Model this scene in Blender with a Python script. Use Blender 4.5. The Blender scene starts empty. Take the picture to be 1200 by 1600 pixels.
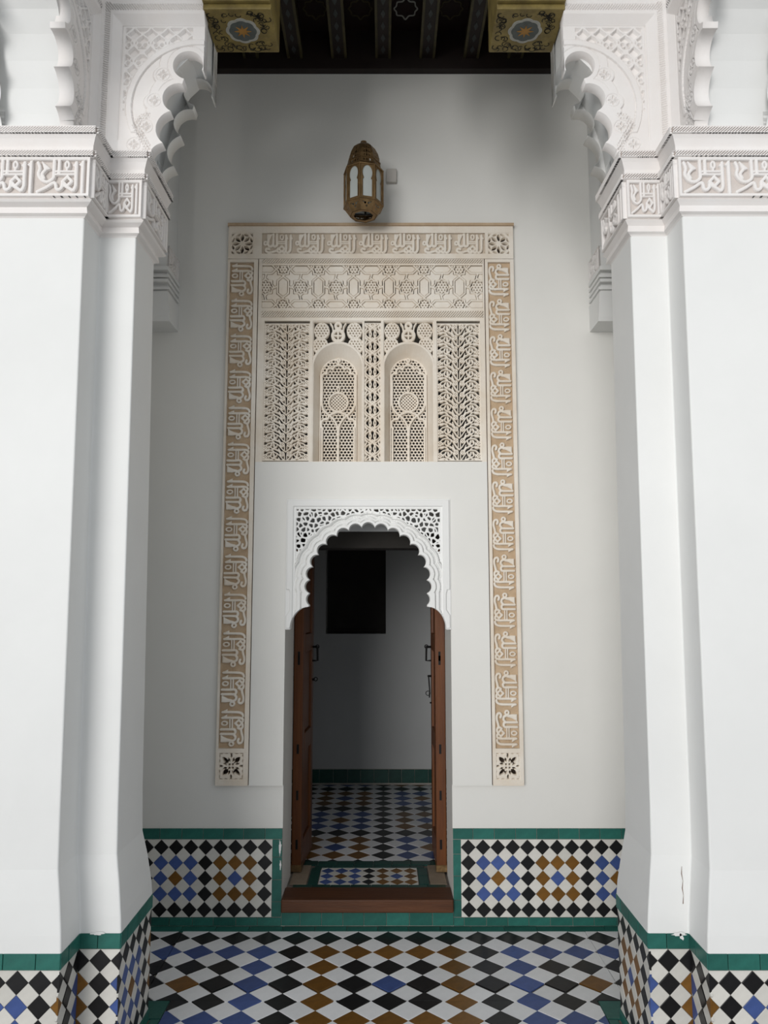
import bpy, bmesh, math, random
import numpy as np
from mathutils import Vector, Matrix

random.seed(7)
rng = np.random.default_rng(11)
scene = bpy.context.scene
C = scene.collection
PI = math.pi

# ------------------------------------------------------------------ camera, world, sun, exposure
CAM_Z = 1.55
PITCH = math.radians(6.65)
FPX = 1200.0
cam_data = bpy.data.cameras.new('camera')
cam_data.sensor_fit = 'VERTICAL'
cam_data.sensor_height = 36.0
cam_data.lens = FPX / 1600.0 * 36.0
cam_data.clip_start = 0.02
cam = bpy.data.objects.new('camera', cam_data)
C.objects.link(cam)
cam.location = (0, 0, CAM_Z)
cam.rotation_euler = (PI / 2 + PITCH, 0, 0)
scene.camera = cam

world = bpy.data.worlds.new('overcast_sky')
scene.world = world
world.use_nodes = True
wn = world.node_tree
wbg = wn.nodes['Background']
wbg.inputs['Color'].default_value = (0.90, 0.95, 1.0, 1)
wbg.inputs['Strength'].default_value = 0.68

sun_data = bpy.data.lights.new('hazy_sun', 'SUN')
sun_data.energy = 2.05
sun_data.angle = math.radians(30)
sun_data.color = (1.0, 0.985, 0.965)
sun = bpy.data.objects.new('hazy_sun', sun_data)
C.objects.link(sun)
sun.location = (-3, -5, 8)
sun.rotation_euler = Vector((0.36, 0.92, -0.08)).to_track_quat('-Z', 'Y').to_euler()

vs = scene.view_settings
vs.view_transform = 'Standard'
vs.look = 'None'
vs.exposure = 0.0
vs.gamma = 1.0
vs.use_curve_mapping = False


def P(u, v, D):
    """photo pixel -> point on the upright plane Y = D"""
    a = (u - 600) / FPX
    b = (800 - v) / FPX
    Y = math.cos(PITCH) - b * math.sin(PITCH)
    Z = math.sin(PITCH) + b * math.cos(PITCH)
    return Vector((a / Y * D, D, CAM_Z + Z / Y * D))


# ------------------------------------------------------------------ materials
def mat(name, col, rough=0.7, var=0.08, scale=6.0, bump=0.0, bscale=60.0, rnd=0.0, col2=None, mix=0.5,
        spec=0.4, metal=0.0, coat=0.0, stretch=(1, 1, 1), coords='Object', glassy=0.0):
    m = bpy.data.materials.new(name)
    m.use_nodes = True
    nt = m.node_tree
    nd = nt.nodes
    bs = nd['Principled BSDF']
    bs.inputs['Roughness'].default_value = rough
    bs.inputs['Metallic'].default_value = metal
    bs.inputs['Specular IOR Level'].default_value = spec
    bs.inputs['Coat Weight'].default_value = coat
    bs.inputs['Transmission Weight'].default_value = glassy
    tc = nd.new('ShaderNodeTexCoord')
    mp = nd.new('ShaderNodeMapping')
    mp.inputs['Scale'].default_value = stretch
    if coords == 'World':
        geo = nd.new('ShaderNodeNewGeometry')
        nt.links.new(geo.outputs['Position'], mp.inputs['Vector'])
    else:
        nt.links.new(tc.outputs['Object'], mp.inputs['Vector'])
    nz = nd.new('ShaderNodeTexNoise')
    nz.inputs['Scale'].default_value = scale
    nz.inputs['Detail'].default_value = 5
    nz.inputs['Roughness'].default_value = 0.6
    nt.links.new(mp.outputs['Vector'], nz.inputs['Vector'])
    rp = nd.new('ShaderNodeValToRGB')
    c2 = col2 if col2 else tuple(c * (1 - var * 2) for c in col)
    rp.color_ramp.elements[0].position = 0.5 - mix / 2
    rp.color_ramp.elements[1].position = 0.5 + mix / 2
    rp.color_ramp.elements[0].color = (*c2, 1)
    rp.color_ramp.elements[1].color = (*col, 1)
    nt.links.new(nz.outputs['Fac'], rp.inputs['Fac'])
    out = rp.outputs['Color']
    if rnd:
        oi = nd.new('ShaderNodeObjectInfo')
        mr = nd.new('ShaderNodeMapRange')
        mr.inputs['To Min'].default_value = 1 - rnd
        mr.inputs['To Max'].default_value = 1 + rnd
        nt.links.new(oi.outputs['Random'], mr.inputs['Value'])
        hs = nd.new('ShaderNodeHueSaturation')
        nt.links.new(mr.outputs['Result'], hs.inputs['Value'])
        nt.links.new(out, hs.inputs['Color'])
        out = hs.outputs['Color']
    nt.links.new(out, bs.inputs['Base Color'])
    if bump:
        n2 = nd.new('ShaderNodeTexNoise')
        n2.inputs['Scale'].default_value = bscale
        n2.inputs['Detail'].default_value = 4
        nt.links.new(mp.outputs['Vector'], n2.inputs['Vector'])
        bp = nd.new('ShaderNodeBump')
        bp.inputs['Strength'].default_value = bump
        bp.inputs['Distance'].default_value = 0.01
        nt.links.new(n2.outputs['Fac'], bp.inputs['Height'])
        nt.links.new(bp.outputs['Normal'], bs.inputs['Normal'])
    return m


M = {}
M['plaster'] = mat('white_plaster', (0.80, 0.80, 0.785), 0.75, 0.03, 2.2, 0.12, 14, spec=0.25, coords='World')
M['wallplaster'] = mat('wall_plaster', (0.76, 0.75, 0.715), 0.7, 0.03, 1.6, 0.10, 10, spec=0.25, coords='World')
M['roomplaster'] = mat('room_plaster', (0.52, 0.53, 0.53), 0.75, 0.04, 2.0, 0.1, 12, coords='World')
M['stucco'] = mat('cream_stucco', (0.80, 0.745, 0.665), 0.8, 0.05, 5, 0.10, 90, col2=(0.70, 0.61, 0.50), mix=0.36, spec=0.2, coords='World')
M['stucco_pier'] = mat('chalk_stucco', (0.82, 0.795, 0.78), 0.8, 0.05, 6, 0.06, 90, col2=(0.78, 0.735, 0.705), spec=0.2, coords='World')
M['ochre'] = mat('ochre_ground', (0.56, 0.43, 0.30), 0.9, 0.1, 14, 0.25, 120, col2=(0.42, 0.30, 0.19), spec=0.1, coords='World')
M['pier_ground'] = mat('grey_ground', (0.66, 0.60, 0.56), 0.9, 0.08, 14, 0.2, 120, spec=0.1, coords='World')
M['stone'] = mat('beige_stone', (0.33, 0.26, 0.19), 0.8, 0.1, 20, 0.2, 80)
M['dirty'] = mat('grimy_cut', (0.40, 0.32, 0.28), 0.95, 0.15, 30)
M['bounce_pale'] = mat('pale_bounce_paving', (0.62, 0.61, 0.58), 0.5, 0.08, 3)
M['darkcut'] = mat('dark_cut_ground', (0.17, 0.125, 0.095), 0.95, 0.15, 20)  # frieze and rosette ground: dirt and groove shade both put into the colour
M['tan'] = mat('tan_ground', (0.60, 0.51, 0.41), 0.9, 0.1, 14, 0.2, 120, coords='World')
M['groove'] = mat('dirty_joint', (0.25, 0.17, 0.13), 0.95, 0.2, 10)
M['grout'] = mat('pale_grout', (0.50, 0.47, 0.42), 0.9, 0.15, 20, 0.2, 200)
M['floorgrout'] = mat('floor_grout', (0.27, 0.24, 0.21), 0.9, 0.2, 20, 0.2, 200)
tk = dict(rough=0.34, scale=25, bump=0.05, bscale=40, rnd=0.18, spec=0.28)
M['t_black'] = mat('black_glaze', (0.014, 0.014, 0.015), var=0.2, **tk)
M['t_white'] = mat('white_glaze', (0.70, 0.68, 0.63), var=0.06, **{**tk, 'rnd': 0.08})
M['t_fwhite'] = mat('floor_white_glaze', (0.88, 0.885, 0.90), var=0.04, **{**tk, 'rnd': 0.06})
M['t_blue'] = mat('blue_glaze', (0.065, 0.110, 0.31), var=0.15, **tk)
M['t_brown'] = mat('brown_glaze', (0.215, 0.10, 0.02), var=0.2, **tk)
M['t_green'] = mat('green_glaze', (0.028, 0.150, 0.122), var=0.18, **tk)
M['t_dgreen'] = mat('dark_green_glaze', (0.014, 0.075, 0.06), var=0.18, **tk)
M['wood'] = mat('door_wood', (0.155, 0.050, 0.011), 0.42, 0.2, 4, 0.1, 30, col2=(0.075, 0.022, 0.006), spec=0.3, stretch=(9, 9, 0.6))
M['sillwood'] = mat('threshold_wood', (0.115, 0.045, 0.020), 0.5, 0.2, 4, 0.15, 30, col2=(0.060, 0.024, 0.012), spec=0.25, stretch=(0.7, 9, 9))
M['darkwood'] = mat('dark_ceiling_wood', (0.018, 0.010, 0.008), 0.6, 0.25, 9, 0.1, 30)
M['redwood'] = mat('painted_red_board', (0.020, 0.008, 0.006), 0.6, 0.25, 12, 0.1, 30)
M['olive'] = mat('olive_paint', (0.07, 0.058, 0.024), 0.6, 0.25, 25)
M['bluegrey'] = mat('blue_grey_paint', (0.10, 0.115, 0.11), 0.6, 0.2, 25)
M['jointpaint'] = mat('dull_blue_paint', (0.05, 0.055, 0.055), 0.6, 0.2, 25)
M['palepaint'] = mat('pale_paint', (0.42, 0.42, 0.38), 0.6, 0.15, 25)
M['orange'] = mat('orange_paint', (0.40, 0.20, 0.04), 0.6, 0.2, 25)
M['blackpaint'] = mat('black_paint', (0.02, 0.018, 0.012), 0.7, 0.2, 25)
M['yellow'] = mat('yellow_painted_wood', (0.27, 0.205, 0.060), 0.55, 0.2, 12, 0.2, 60, col2=(0.13, 0.095, 0.03), mix=0.35)
M['brass'] = mat('aged_brass', (0.30, 0.19, 0.085), 0.42, 0.25, 30, 0.15, 60, metal=0.75, col2=(0.12, 0.075, 0.035))
M['iron'] = mat('black_iron', (0.012, 0.011, 0.011), 0.45, 0.2, 30, metal=0.6)
M['glass'] = mat('frosted_glass', (0.62, 0.66, 0.64), 0.35, 0.04, 8, spec=0.5, glassy=0.25)
M['plate'] = mat('wall_box_plastic', (0.55, 0.52, 0.48), 0.6, 0.05, 8)
M['niche'] = mat('dark_shutter_wood', (0.030, 0.026, 0.022), 0.8, 0.2, 10)


# ------------------------------------------------------------------ object helpers
def link(o, parent=None):
    C.objects.link(o)
    if parent is not None:
        o.parent = parent
    return o


def tag(o, label=None, cat=None, group=None, kind=None):
    if label: o['label'] = label
    if cat: o['category'] = cat
    if group: o['group'] = group
    if kind: o['kind'] = kind
    return o


def thing(name, label, cat, loc=(0, 0, 0), group=None):
    o = bpy.data.objects.new(name, None)
    o.empty_display_size = 0.1
    o.location = loc
    link(o)
    return tag(o, label, cat, group)


class MB:
    """collects faces, then links them as one mesh object; coordinates are world, the object's origin is subtracted"""

    def __init__(s):
        s.v, s.f, s.mi = [], [], []
        s.cur = 0

    def face(s, pts, flip=False):
        n = len(s.v)
        s.v += [tuple(p) for p in pts]
        ids = list(range(n, n + len(pts)))
        s.f.append(ids[::-1] if flip else ids)
        s.mi.append(s.cur)

    def box(s, x0, x1, y0, y1, z0, z1):
        n = len(s.v)
        s.v += [(x0, y0, z0), (x1, y0, z0), (x1, y1, z0), (x0, y1, z0), (x0, y0, z1), (x1, y0, z1), (x1, y1, z1), (x0, y1, z1)]
        for q in ((0, 3, 2, 1), (4, 5, 6, 7), (0, 1, 5, 4), (1, 2, 6, 5), (2, 3, 7, 6), (3, 0, 4, 7)):
            s.f.append([n + i for i in q])
            s.mi.append(s.cur)
        return s

    def prism(s, poly, fn, t0, t1):
        """poly: 2D points; fn(a,b,t)->xyz"""
        n = len(s.v)
        k = len(poly)
        s.v += [tuple(fn(a, b, t0)) for a, b in poly] + [tuple(fn(a, b, t1)) for a, b in poly]
        s.f.append([n + i for i in range(k)][::-1]); s.mi.append(s.cur)
        s.f.append([n + k + i for i in range(k)]); s.mi.append(s.cur)
        for i in range(k):
            j = (i + 1) % k
            s.f.append([n + i, n + j, n + k + j, n + k + i]); s.mi.append(s.cur)
        return s

    def tube(s, pts, r, seg=8, closed=False):
        pts = [Vector(p) for p in pts]
        n = len(s.v)
        m = len(pts)
        up = None
        for i, p in enumerate(pts):
            if closed:
                t = pts[(i + 1) % m] - pts[(i - 1) % m]
            else:
                t = pts[min(i + 1, m - 1)] - pts[max(i - 1, 0)]
            t.normalize()
            a = t.orthogonal() if up is None else (up - t * up.dot(t))
            a.normalize()
            up = a
            b = t.cross(a)
            rr = r[i] if isinstance(r, (list, tuple)) else r
            for k in range(seg):
                an = 2 * PI * k / seg
                s.v.append(tuple(p + a * math.cos(an) * rr + b * math.sin(an) * rr))
        for i in range(m if closed else m - 1):
            i2 = (i + 1) % m
            for k in range(seg):
                k2 = (k + 1) % seg
                s.f.append([n + i * seg + k, n + i * seg + k2, n + i2 * seg + k2, n + i2 * seg + k]); s.mi.append(s.cur)
        if not closed:
            s.f.append([n + k for k in range(seg)][::-1]); s.mi.append(s.cur)
            s.f.append([n + (m - 1) * seg + k for k in range(seg)]); s.mi.append(s.cur)
        return s

    def lathe(s, prof, seg, c, a0=0.0, cap=True):
        n = len(s.v)
        for r, z in prof:
            for k in range(seg):
                an = a0 + 2 * PI * k / seg
                s.v.append((c[0] + r * math.sin(an), c[1] - r * math.cos(an), c[2] + z))
        for i in range(len(prof) - 1):
            for k in range(seg):
                k2 = (k + 1) % seg
                s.f.append([n + i * seg + k, n + i * seg + k2, n + (i + 1) * seg + k2, n + (i + 1) * seg + k]); s.mi.append(s.cur)
        if cap:
            s.f.append([n + k for k in range(seg)][::-1]); s.mi.append(s.cur)
            s.f.append([n + (len(prof) - 1) * seg + k for k in range(seg)]); s.mi.append(s.cur)
        return s

    def sweep(s, path, prof, closed=False):
        """path: plan points (x,y); prof: (offset outwards, z) bottom to top; outward = right of travel"""
        m = len(path)
        n = len(s.v)
        nrm = []
        for i in range(m - (0 if closed else 1)):
            d = Vector(path[(i + 1) % m]) - Vector(path[i])
            d.normalize()
            nrm.append(Vector((d.y, -d.x)))
        for i in range(m):
            if closed:
                n0, n1 = nrm[i - 1], nrm[i]
            else:
                n0 = nrm[max(i - 1, 0)]
                n1 = nrm[min(i, m - 2)]
            mt = (n0 + n1) / (1 + n0.dot(n1)) if n0.dot(n1) > -0.9 else n0
            for o, z in prof:
                s.v.append((path[i][0] + mt.x * o, path[i][1] + mt.y * o, z))
        k = len(prof)
        for i in range(m if closed else m - 1):
            i2 = (i + 1) % m
            for j in range(k - 1):
                s.f.append([n + i * k + j, n + i2 * k + j, n + i2 * k + j + 1, n + i * k + j + 1]); s.mi.append(s.cur)
        return s

    def build(s, name, ma, parent=None, smooth=False, origin=None):
        me = bpy.data.meshes.new(name)
        o0 = Vector(origin) if origin else (parent.matrix_world.translation if parent is not None and False else Vector((0, 0, 0)))
        if parent is not None and origin is None:
            o0 = abs_loc(parent)
        vv = [(x - o0.x, y - o0.y, z - o0.z) for x, y, z in s.v]
        me.from_pydata(vv, [], s.f)
        for q in (ma if isinstance(ma, (list, tuple)) else [ma]):
            me.materials.append(M[q])
        if any(s.mi):
            me.polygons.foreach_set('material_index', s.mi)
        if smooth:
            me.polygons.foreach_set('use_smooth', [True] * len(me.polygons))
        bm = bmesh.new()
        bm.from_mesh(me)
        bmesh.ops.recalc_face_normals(bm, faces=bm.faces)
        bm.to_mesh(me)
        bm.free()
        o = bpy.data.objects.new(name, me)
        link(o, parent)
        if origin:
            o.location = o0 - (abs_loc(parent) if parent is not None else Vector((0, 0, 0)))
        return o


def abs_loc(o):
    v = Vector((0, 0, 0))
    while o is not None:
        v += Vector(o.location)
        o = o.parent
    return v


def bevel(o, w=0.004, seg=2):
    md = o.modifiers.new('bevel', 'BEVEL')
    md.width = w
    md.segments = seg
    md.limit_method = 'ANGLE'
    return o


def struct(o, label, cat=None):
    return tag(o, label, cat, kind='structure')


# ------------------------------------------------------------------ carved relief from distance fields
class Fld:
    def __init__(s, x0, x1, z0, z1, res):
        nx = max(3, int(round((x1 - x0) / res)) + 1)
        nz = max(3, int(round((z1 - z0) / res)) + 1)
        s.x = np.linspace(x0, x1, nx)
        s.z = np.linspace(z0, z1, nz)
        s.X, s.Z = np.meshgrid(s.x, s.z)
        s.F = np.full(s.X.shape, -1.0)
        s.box = (x0, x1, z0, z1)

    def _w(s, xa, xb, za, zb):
        i0, i1 = np.searchsorted(s.z, (za, zb))
        j0, j1 = np.searchsorted(s.x, (xa, xb))
        return slice(max(i0 - 1, 0), i1 + 1), slice(max(j0 - 1, 0), j1 + 1)

    def seg(s, p, q, w, F=None):
        F = s.F if F is None else F
        pad = w / 2 + 0.02
        sl = s._w(min(p[0], q[0]) - pad, max(p[0], q[0]) + pad, min(p[1], q[1]) - pad, max(p[1], q[1]) + pad)
        X, Z = s.X[sl], s.Z[sl]
        if X.size == 0: return
        dx, dz = q[0] - p[0], q[1] - p[1]
        L = dx * dx + dz * dz + 1e-12
        t = np.clip(((X - p[0]) * dx + (Z - p[1]) * dz) / L, 0, 1)
        d = np.hypot(X - p[0] - t * dx, Z - p[1] - t * dz)
        F[sl] = np.maximum(F[sl], w / 2 - d)

    def line(s, pts, w, closed=False, F=None):
        n = len(pts)
        for i in range(n if closed else n - 1):
            s.seg(pts[i], pts[(i + 1) % n], w, F)

    def ring(s, c, r, w, F=None):
        F = s.F if F is None else F
        pad = r + w + 0.02
        sl = s._w(c[0] - pad, c[0] + pad, c[1] - pad, c[1] + pad)
        d = np.hypot(s.X[sl] - c[0], s.Z[sl] - c[1])
        F[sl] = np.maximum(F[sl], w / 2 - np.abs(d - r))

    def disc(s, c, r, cut=False, F=None):
        F = s.F if F is None else F
        pad = r + 0.02
        sl = s._w(c[0] - pad, c[0] + pad, c[1] - pad, c[1] + pad)
        d = r - np.hypot(s.X[sl] - c[0], s.Z[sl] - c[1])
        F[sl] = np.minimum(F[sl], -d) if cut else np.maximum(F[sl], d)

    def lens(s, c, r, wid, ang, cut=False, F=None):
        """pointed oval of half length r and half width wid along direction ang"""
        F = s.F if F is None else F
        R = (r * r + wid * wid) / (2 * wid)
        pad = r + 0.02
        sl = s._w(c[0] - pad, c[0] + pad, c[1] - pad, c[1] + pad)
        nx, nz = -math.sin(ang), math.cos(ang)
        o = R - wid
        d = np.minimum(R - np.hypot(s.X[sl] - c[0] - nx * o, s.Z[sl] - c[1] - nz * o),
                       R - np.hypot(s.X[sl] - c[0] + nx * o, s.Z[sl] - c[1] + nz * o))
        F[sl] = np.minimum(F[sl], -d) if cut else np.maximum(F[sl], d)

    def polyd(s, pts, sl):
        X, Z = s.X[sl], s.Z[sl]
        d = np.full(X.shape, 9.0)
        ins = np.zeros(X.shape, bool)
        n = len(pts)
        for i in range(n):
            (ax, az), (bx, bz) = pts[i], pts[(i + 1) % n]
            dx, dz = bx - ax, bz - az
            t = np.clip(((X - ax) * dx + (Z - az) * dz) / (dx * dx + dz * dz + 1e-12), 0, 1)
            d = np.minimum(d, np.hypot(X - ax - t * dx, Z - az - t * dz))
            if az != bz:
                ins ^= ((az > Z) != (bz > Z)) & (X < (bx - ax) * (Z - az) / (bz - az) + ax)
        return np.where(ins, d, -d)

    def poly(s, pts, cut=False, F=None, pad=0.02):
        F = s.F if F is None else F
        xs = [p[0] for p in pts]; zs = [p[1] for p in pts]
        sl = s._w(min(xs) - pad, max(xs) + pad, min(zs) - pad, max(zs) + pad)
        if s.X[sl].size == 0: return
        d = s.polyd(pts, sl)
        F[sl] = np.minimum(F[sl], -d) if cut else np.maximum(F[sl], d)

    def rect(s, m=0.0):
        x0, x1, z0, z1 = s.box
        return np.minimum(np.minimum(s.X - x0, x1 - s.X), np.minimum(s.Z - z0, z1 - s.Z)) - m


def rrect(f, xa, xb, za, zb):
    return np.minimum(np.minimum(f.X - xa, xb - f.X), np.minimum(f.Z - za, zb - f.Z))


def rounded(F, h, b=0.004, drop=0.5):
    t = 1 - np.clip(F / b, 0, 1)
    return h - b * drop * t * t


def smooth(pts, n=6, closed=False):
    """Catmull-Rom through points"""
    P_ = [Vector(p) for p in pts]
    m = len(P_)
    out = []
    for i in range(m if closed else m - 1):
        p0 = P_[i - 1] if (i > 0 or closed) else P_[0]
        p1 = P_[i]
        p2 = P_[(i + 1) % m]
        p3 = P_[(i + 2) % m] if (i + 2 < m or closed) else P_[-1]
        for k in range(n):
            t = k / n
            out.append(0.5 * ((2 * p1) + (p2 - p0) * t + (2 * p0 - 5 * p1 + 4 * p2 - p3) * t * t + (3 * p1 - p0 - 3 * p2 + p3) * t ** 3))
    if not closed:
        out.append(P_[-1])
    return [tuple(p) for p in out]


def arcp(c, r, a0, a1, n=14, rz=None):
    rz = r if rz is None else rz
    return [(c[0] + r * math.cos(a0 + (a1 - a0) * i / n), c[1] + rz * math.sin(a0 + (a1 - a0) * i / n)) for i in range(n + 1)]


def relief_mesh(name, f, F, H, base, mats, mapf=None, wall=True):
    """solid where F>0; front at height H toward -Y, side walls down to 'base'"""
    F = np.where(np.abs(F) < 1e-7, -1e-7, F)
    nx0, nz0 = len(f.x), len(f.z)
    H = np.broadcast_to(H, F.shape)
    F = np.pad(F, 1, constant_values=-1e3)
    H = np.pad(H, 1, mode='edge')
    xs = np.concatenate([[2 * f.x[0] - f.x[1]], f.x, [2 * f.x[-1] - f.x[-2]]])
    zs = np.concatenate([[2 * f.z[0] - f.z[1]], f.z, [2 * f.z[-1] - f.z[-2]]])
    nz, nx = F.shape
    N = nz * nx
    g = np.arange(N).reshape(nz, nx)
    Xf = np.tile(xs, nz); Zf = np.repeat(zs, nx)
    Ff = F.ravel(); Hf = H.ravel()
    a, b, c, d = g[:-1, :-1].ravel(), g[:-1, 1:].ravel(), g[1:, 1:].ravel(), g[1:, :-1].ravel()
    hid = lambda i: N + i          # edge i -> i+1
    vid = lambda i: 2 * N + i      # edge i -> i+nx
    did = lambda i: 3 * N + i      # edge i -> i+nx+1
    tris = [(a, b, c, hid(a), vid(b), did(a)), (a, c, d, did(a), hid(d), vid(a))]
    T, W = [], []
    for (p, q, r, pq, qr, rp) in tris:
        V = (p, q, r)
        E_ = (pq, qr, rp)
        code = (Ff[p] > 0).astype(int) + 2 * (Ff[q] > 0) + 4 * (Ff[r] > 0)
        s_ = code == 7
        T.append(np.stack([p[s_], q[s_], r[s_]], 1))
        for k in range(3):
            v0, v1, v2 = V[k], V[(k + 1) % 3], V[(k + 2) % 3]
            e01, e12, e20 = E_[k], E_[(k + 1) % 3], E_[(k + 2) % 3]
            s_ = code == (1 << k)
            T.append(np.stack([v0[s_], e01[s_], e20[s_]], 1))
            W.append(np.stack([e01[s_], e20[s_]], 1))
            s_ = code == (7 - (1 << k))
            T.append(np.stack([e01[s_], v1[s_], v2[s_]], 1))
            T.append(np.stack([e01[s_], v2[s_], e20[s_]], 1))
            W.append(np.stack([e20[s_], e01[s_]], 1))
    T = np.concatenate(T); W = np.concatenate(W)
    ids, inv = np.unique(np.concatenate([T.ravel(), W.ravel()]), return_inverse=True)
    Ti = inv[:T.size].reshape(-1, 3); Wi = inv[T.size:].reshape(-1, 2)
    kind = ids // N
    i0 = ids % N
    i1 = i0 + np.array([0, 1, nx, nx + 1])[kind]
    t = np.zeros(len(ids))
    ed = kind > 0
    t[ed] = Ff[i0[ed]] / (Ff[i0[ed]] - Ff[i1[ed]])
    px = Xf[i0] * (1 - t) + Xf[i1] * t
    pz = Zf[i0] * (1 - t) + Zf[i1] * t
    ph = Hf[i0] * (1 - t) + Hf[i1] * t
    nv = len(ids)
    if wall and len(Wi):
        wu, winv = np.unique(Wi.ravel(), return_inverse=True)
        winv = winv.reshape(-1, 2) + nv
        px = np.concatenate([px, px[wu]]); pz = np.concatenate([pz, pz[wu]])
        ph = np.concatenate([ph, np.full(len(wu), base)])
        A, B = Wi[:, 0], Wi[:, 1]
        A2, B2 = winv[:, 0], winv[:, 1]
        Ti = np.concatenate([Ti, np.stack([B, A, A2], 1), np.stack([B, A2, B2], 1)])
    if mapf is None:
        co = np.stack([px, -ph, pz], 1)
    else:
        co = mapf(px, pz, ph)
    me = bpy.data.meshes.new(name)
    me.vertices.add(len(co))
    me.vertices.foreach_set('co', co.astype(np.float32).ravel())
    nt = len(Ti)
    me.loops.add(nt * 3)
    me.loops.foreach_set('vertex_index', Ti.astype(np.int32).ravel())
    me.polygons.add(nt)
    me.polygons.foreach_set('loop_start', np.arange(0, nt * 3, 3, dtype=np.int32))
    me.update(calc_edges=True)
    me.validate()
    for q in mats:
        me.materials.append(M[q])
    return me


def place(name, me, parent, loc, rz=0.0):
    o = bpy.data.objects.new(name, me)
    link(o, parent)
    pl = abs_loc(parent) if parent is not None else Vector((0, 0, 0))
    o.location = Vector(loc) - pl
    o.rotation_euler = (0, 0, rz)
    return o


# ---- patterns -----------------------------------------------------
def motif_tall(f, T, k):
    """inscription unit of the door surround; T maps unit coords to field coords, k = size of one unit"""
    w = 0.105 * k
    L = lambda pts, ww=w: f.line([T(*p) for p in smooth(pts, 5)], ww)
    S = lambda pts, ww=w: f.line([T(*p) for p in pts], ww)
    Pg = lambda pts: f.poly([T(*p) for p in pts])
    L([(1.68, .92), (1.68, .5), (1.67, .22), (1.60, .08), (1.50, .04)])
    Pg([(1.68, 1.0), (1.82, .72), (1.63, .74)])
    L([(1.43, .92), (1.43, .5), (1.43, .22), (1.38, .07), (1.29, .05), (1.20, .10), (1.10, .05), (.99, .07), (.94, .16), (.99, .26)])
    Pg([(1.43, 1.0), (1.58, .72), (1.38, .74)])
    S([(1.19, .38), (1.33, .23), (1.19, .09), (1.05, .23), (1.19, .38)], w * .85)
    L([(.95, .13), (.78, .10), (.60, .05), (.45, .05), (.34, .10), (.32, .20), (.40, .25), (.50, .22)])
    S([(1.0, .50), (1.43, .50)], w * .5)
    S([(1.0, .60), (1.43, .60)], w * .5)
    f.line([T(*p) for p in arcp((1.19, .83), .085, 0, 2 * PI, 16, .12)], w * .6)
    L([(.92, .97), (.92, .6), (.92, .42), (.82, .36), (.72, .42), (.72, .6), (.72, .97)])
    L([(.72, .46), (.60, .36), (.48, .38), (.42, .50), (.44, .62)])
    Pg([(.39, .50), (.49, .55), (.53, .72), (.67, .98), (.37, .98), (.36, .8)])
    f.line([T(*p) for p in arcp((.29, .52), .085, 0, 2 * PI, 14)], w * .75)


def motif_pier(f, T, k):
    w = 0.085 * k
    L = lambda pts, ww=w: f.line([T(*p) for p in smooth(pts, 5)], ww)
    S = lambda pts, ww=w: f.line([T(*p) for p in pts], ww)
    Pg = lambda pts: f.poly([T(*p) for p in pts])
    S([(1.28, .94), (1.28, .04)])
    Pg([(1.33, 1.0), (1.17, .86), (1.25, .80)])
    L([(1.10, .92), (1.10, .5), (1.10, .22), (1.04, .09), (.95, .14), (.80, .24)])
    Pg([(1.15, .97), (1.0, .84), (1.07, .78)])
    S([(.87, .50), (1.0, .36), (.87, .22), (.74, .36), (.87, .50)], w * .95)
    L([(.74, .36), (.73, .20), (.66, .12), (.58, .14), (.52, .32), (.30, .18), (.06, .05)])
    S([(.56, .57), (1.10, .57)], w * .7)
    S([(.56, .66), (1.10, .66)], w * .7)
    f.line([T(*p) for p in arcp((.85, .85), .05, 0, 2 * PI, 14, .10)], w * .7)
    S([(.85, .75), (.85, .66)], w * .7)
    S([(.63, .98), (.63, .60)])
    L([(.49, .98), (.49, .65), (.49, .48), (.40, .38), (.28, .35), (.15, .42), (.07, .57), (.10, .75), (.05, .92)])
    Pg([(.14, .98), (.40, .74), (.24, .67), (.20, .78)])
    L([(.25, .70), (.17, .58), (.22, .46)])


def stripes(f, period, lean, duty=0.62):
    """diagonal cord cut lines: positive on the raised strands"""
    u = (f.X + lean * f.Z) / period
    t = np.abs((u - np.floor(u)) - 0.5)
    return (duty / 2 - t) * period


def tri_holes(f, c, pitch, F, region=None):
    """little triangular piercings on a triangular grid, cut out of F"""
    x = f.X - c[0]
    z = f.Z - c[1]
    h = pitch * 0.88
    row = np.floor(z / h)
    zz = z - row * h
    xx = x + (row % 2) * pitch / 2
    xx = xx - np.floor(xx / pitch + 0.5) * pitch
    m = pitch * 0.09
    # upright triangle, base at zz=m, apex at zz=h-m
    wdt = (h - m - zz) * 0.56
    d = np.minimum(zz - m, np.minimum(wdt - np.abs(xx), h - m - zz))
    cutv = -d
    G = np.minimum(F, cutv)
    return G if region is None else np.where(region > 0, G, F)


def voronoi_web(f, cell, w, seed):
    r = np.random.default_rng(seed)
    x0, x1, z0, z1 = f.box
    pts = []
    ny = int((z1 - z0) / cell) + 3
    nx = int((x1 - x0) / cell) + 3
    for i in range(ny):
        for j in range(nx):
            pts.append((x0 + (j - 0.5 + 0.5 * (i % 2) + r.uniform(-.3, .3)) * cell, z0 + (i - 0.5 + r.uniform(-.3, .3)) * cell))
    d1 = np.full(f.X.shape, 9.0); d2 = d1.copy()
    for px, pz in pts:
        d = np.hypot(f.X - px, f.Z - pz)
        n1 = np.minimum(d1, d)
        d2 = np.minimum(d2, np.maximum(d1, d))
        d1 = n1
    return w / 2 - (d2 - d1) / 2


def petals(f, c, R, n, a0, wid, r0=0.25, cut=True, F=None):
    for k in range(n):
        a = a0 + 2 * PI * k / n
        rm = R * (1 + r0) / 2
        f.lens((c[0] + rm * math.cos(a), c[1] + rm * math.sin(a)), R * (1 - r0) / 2, wid, a, cut, F)


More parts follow.
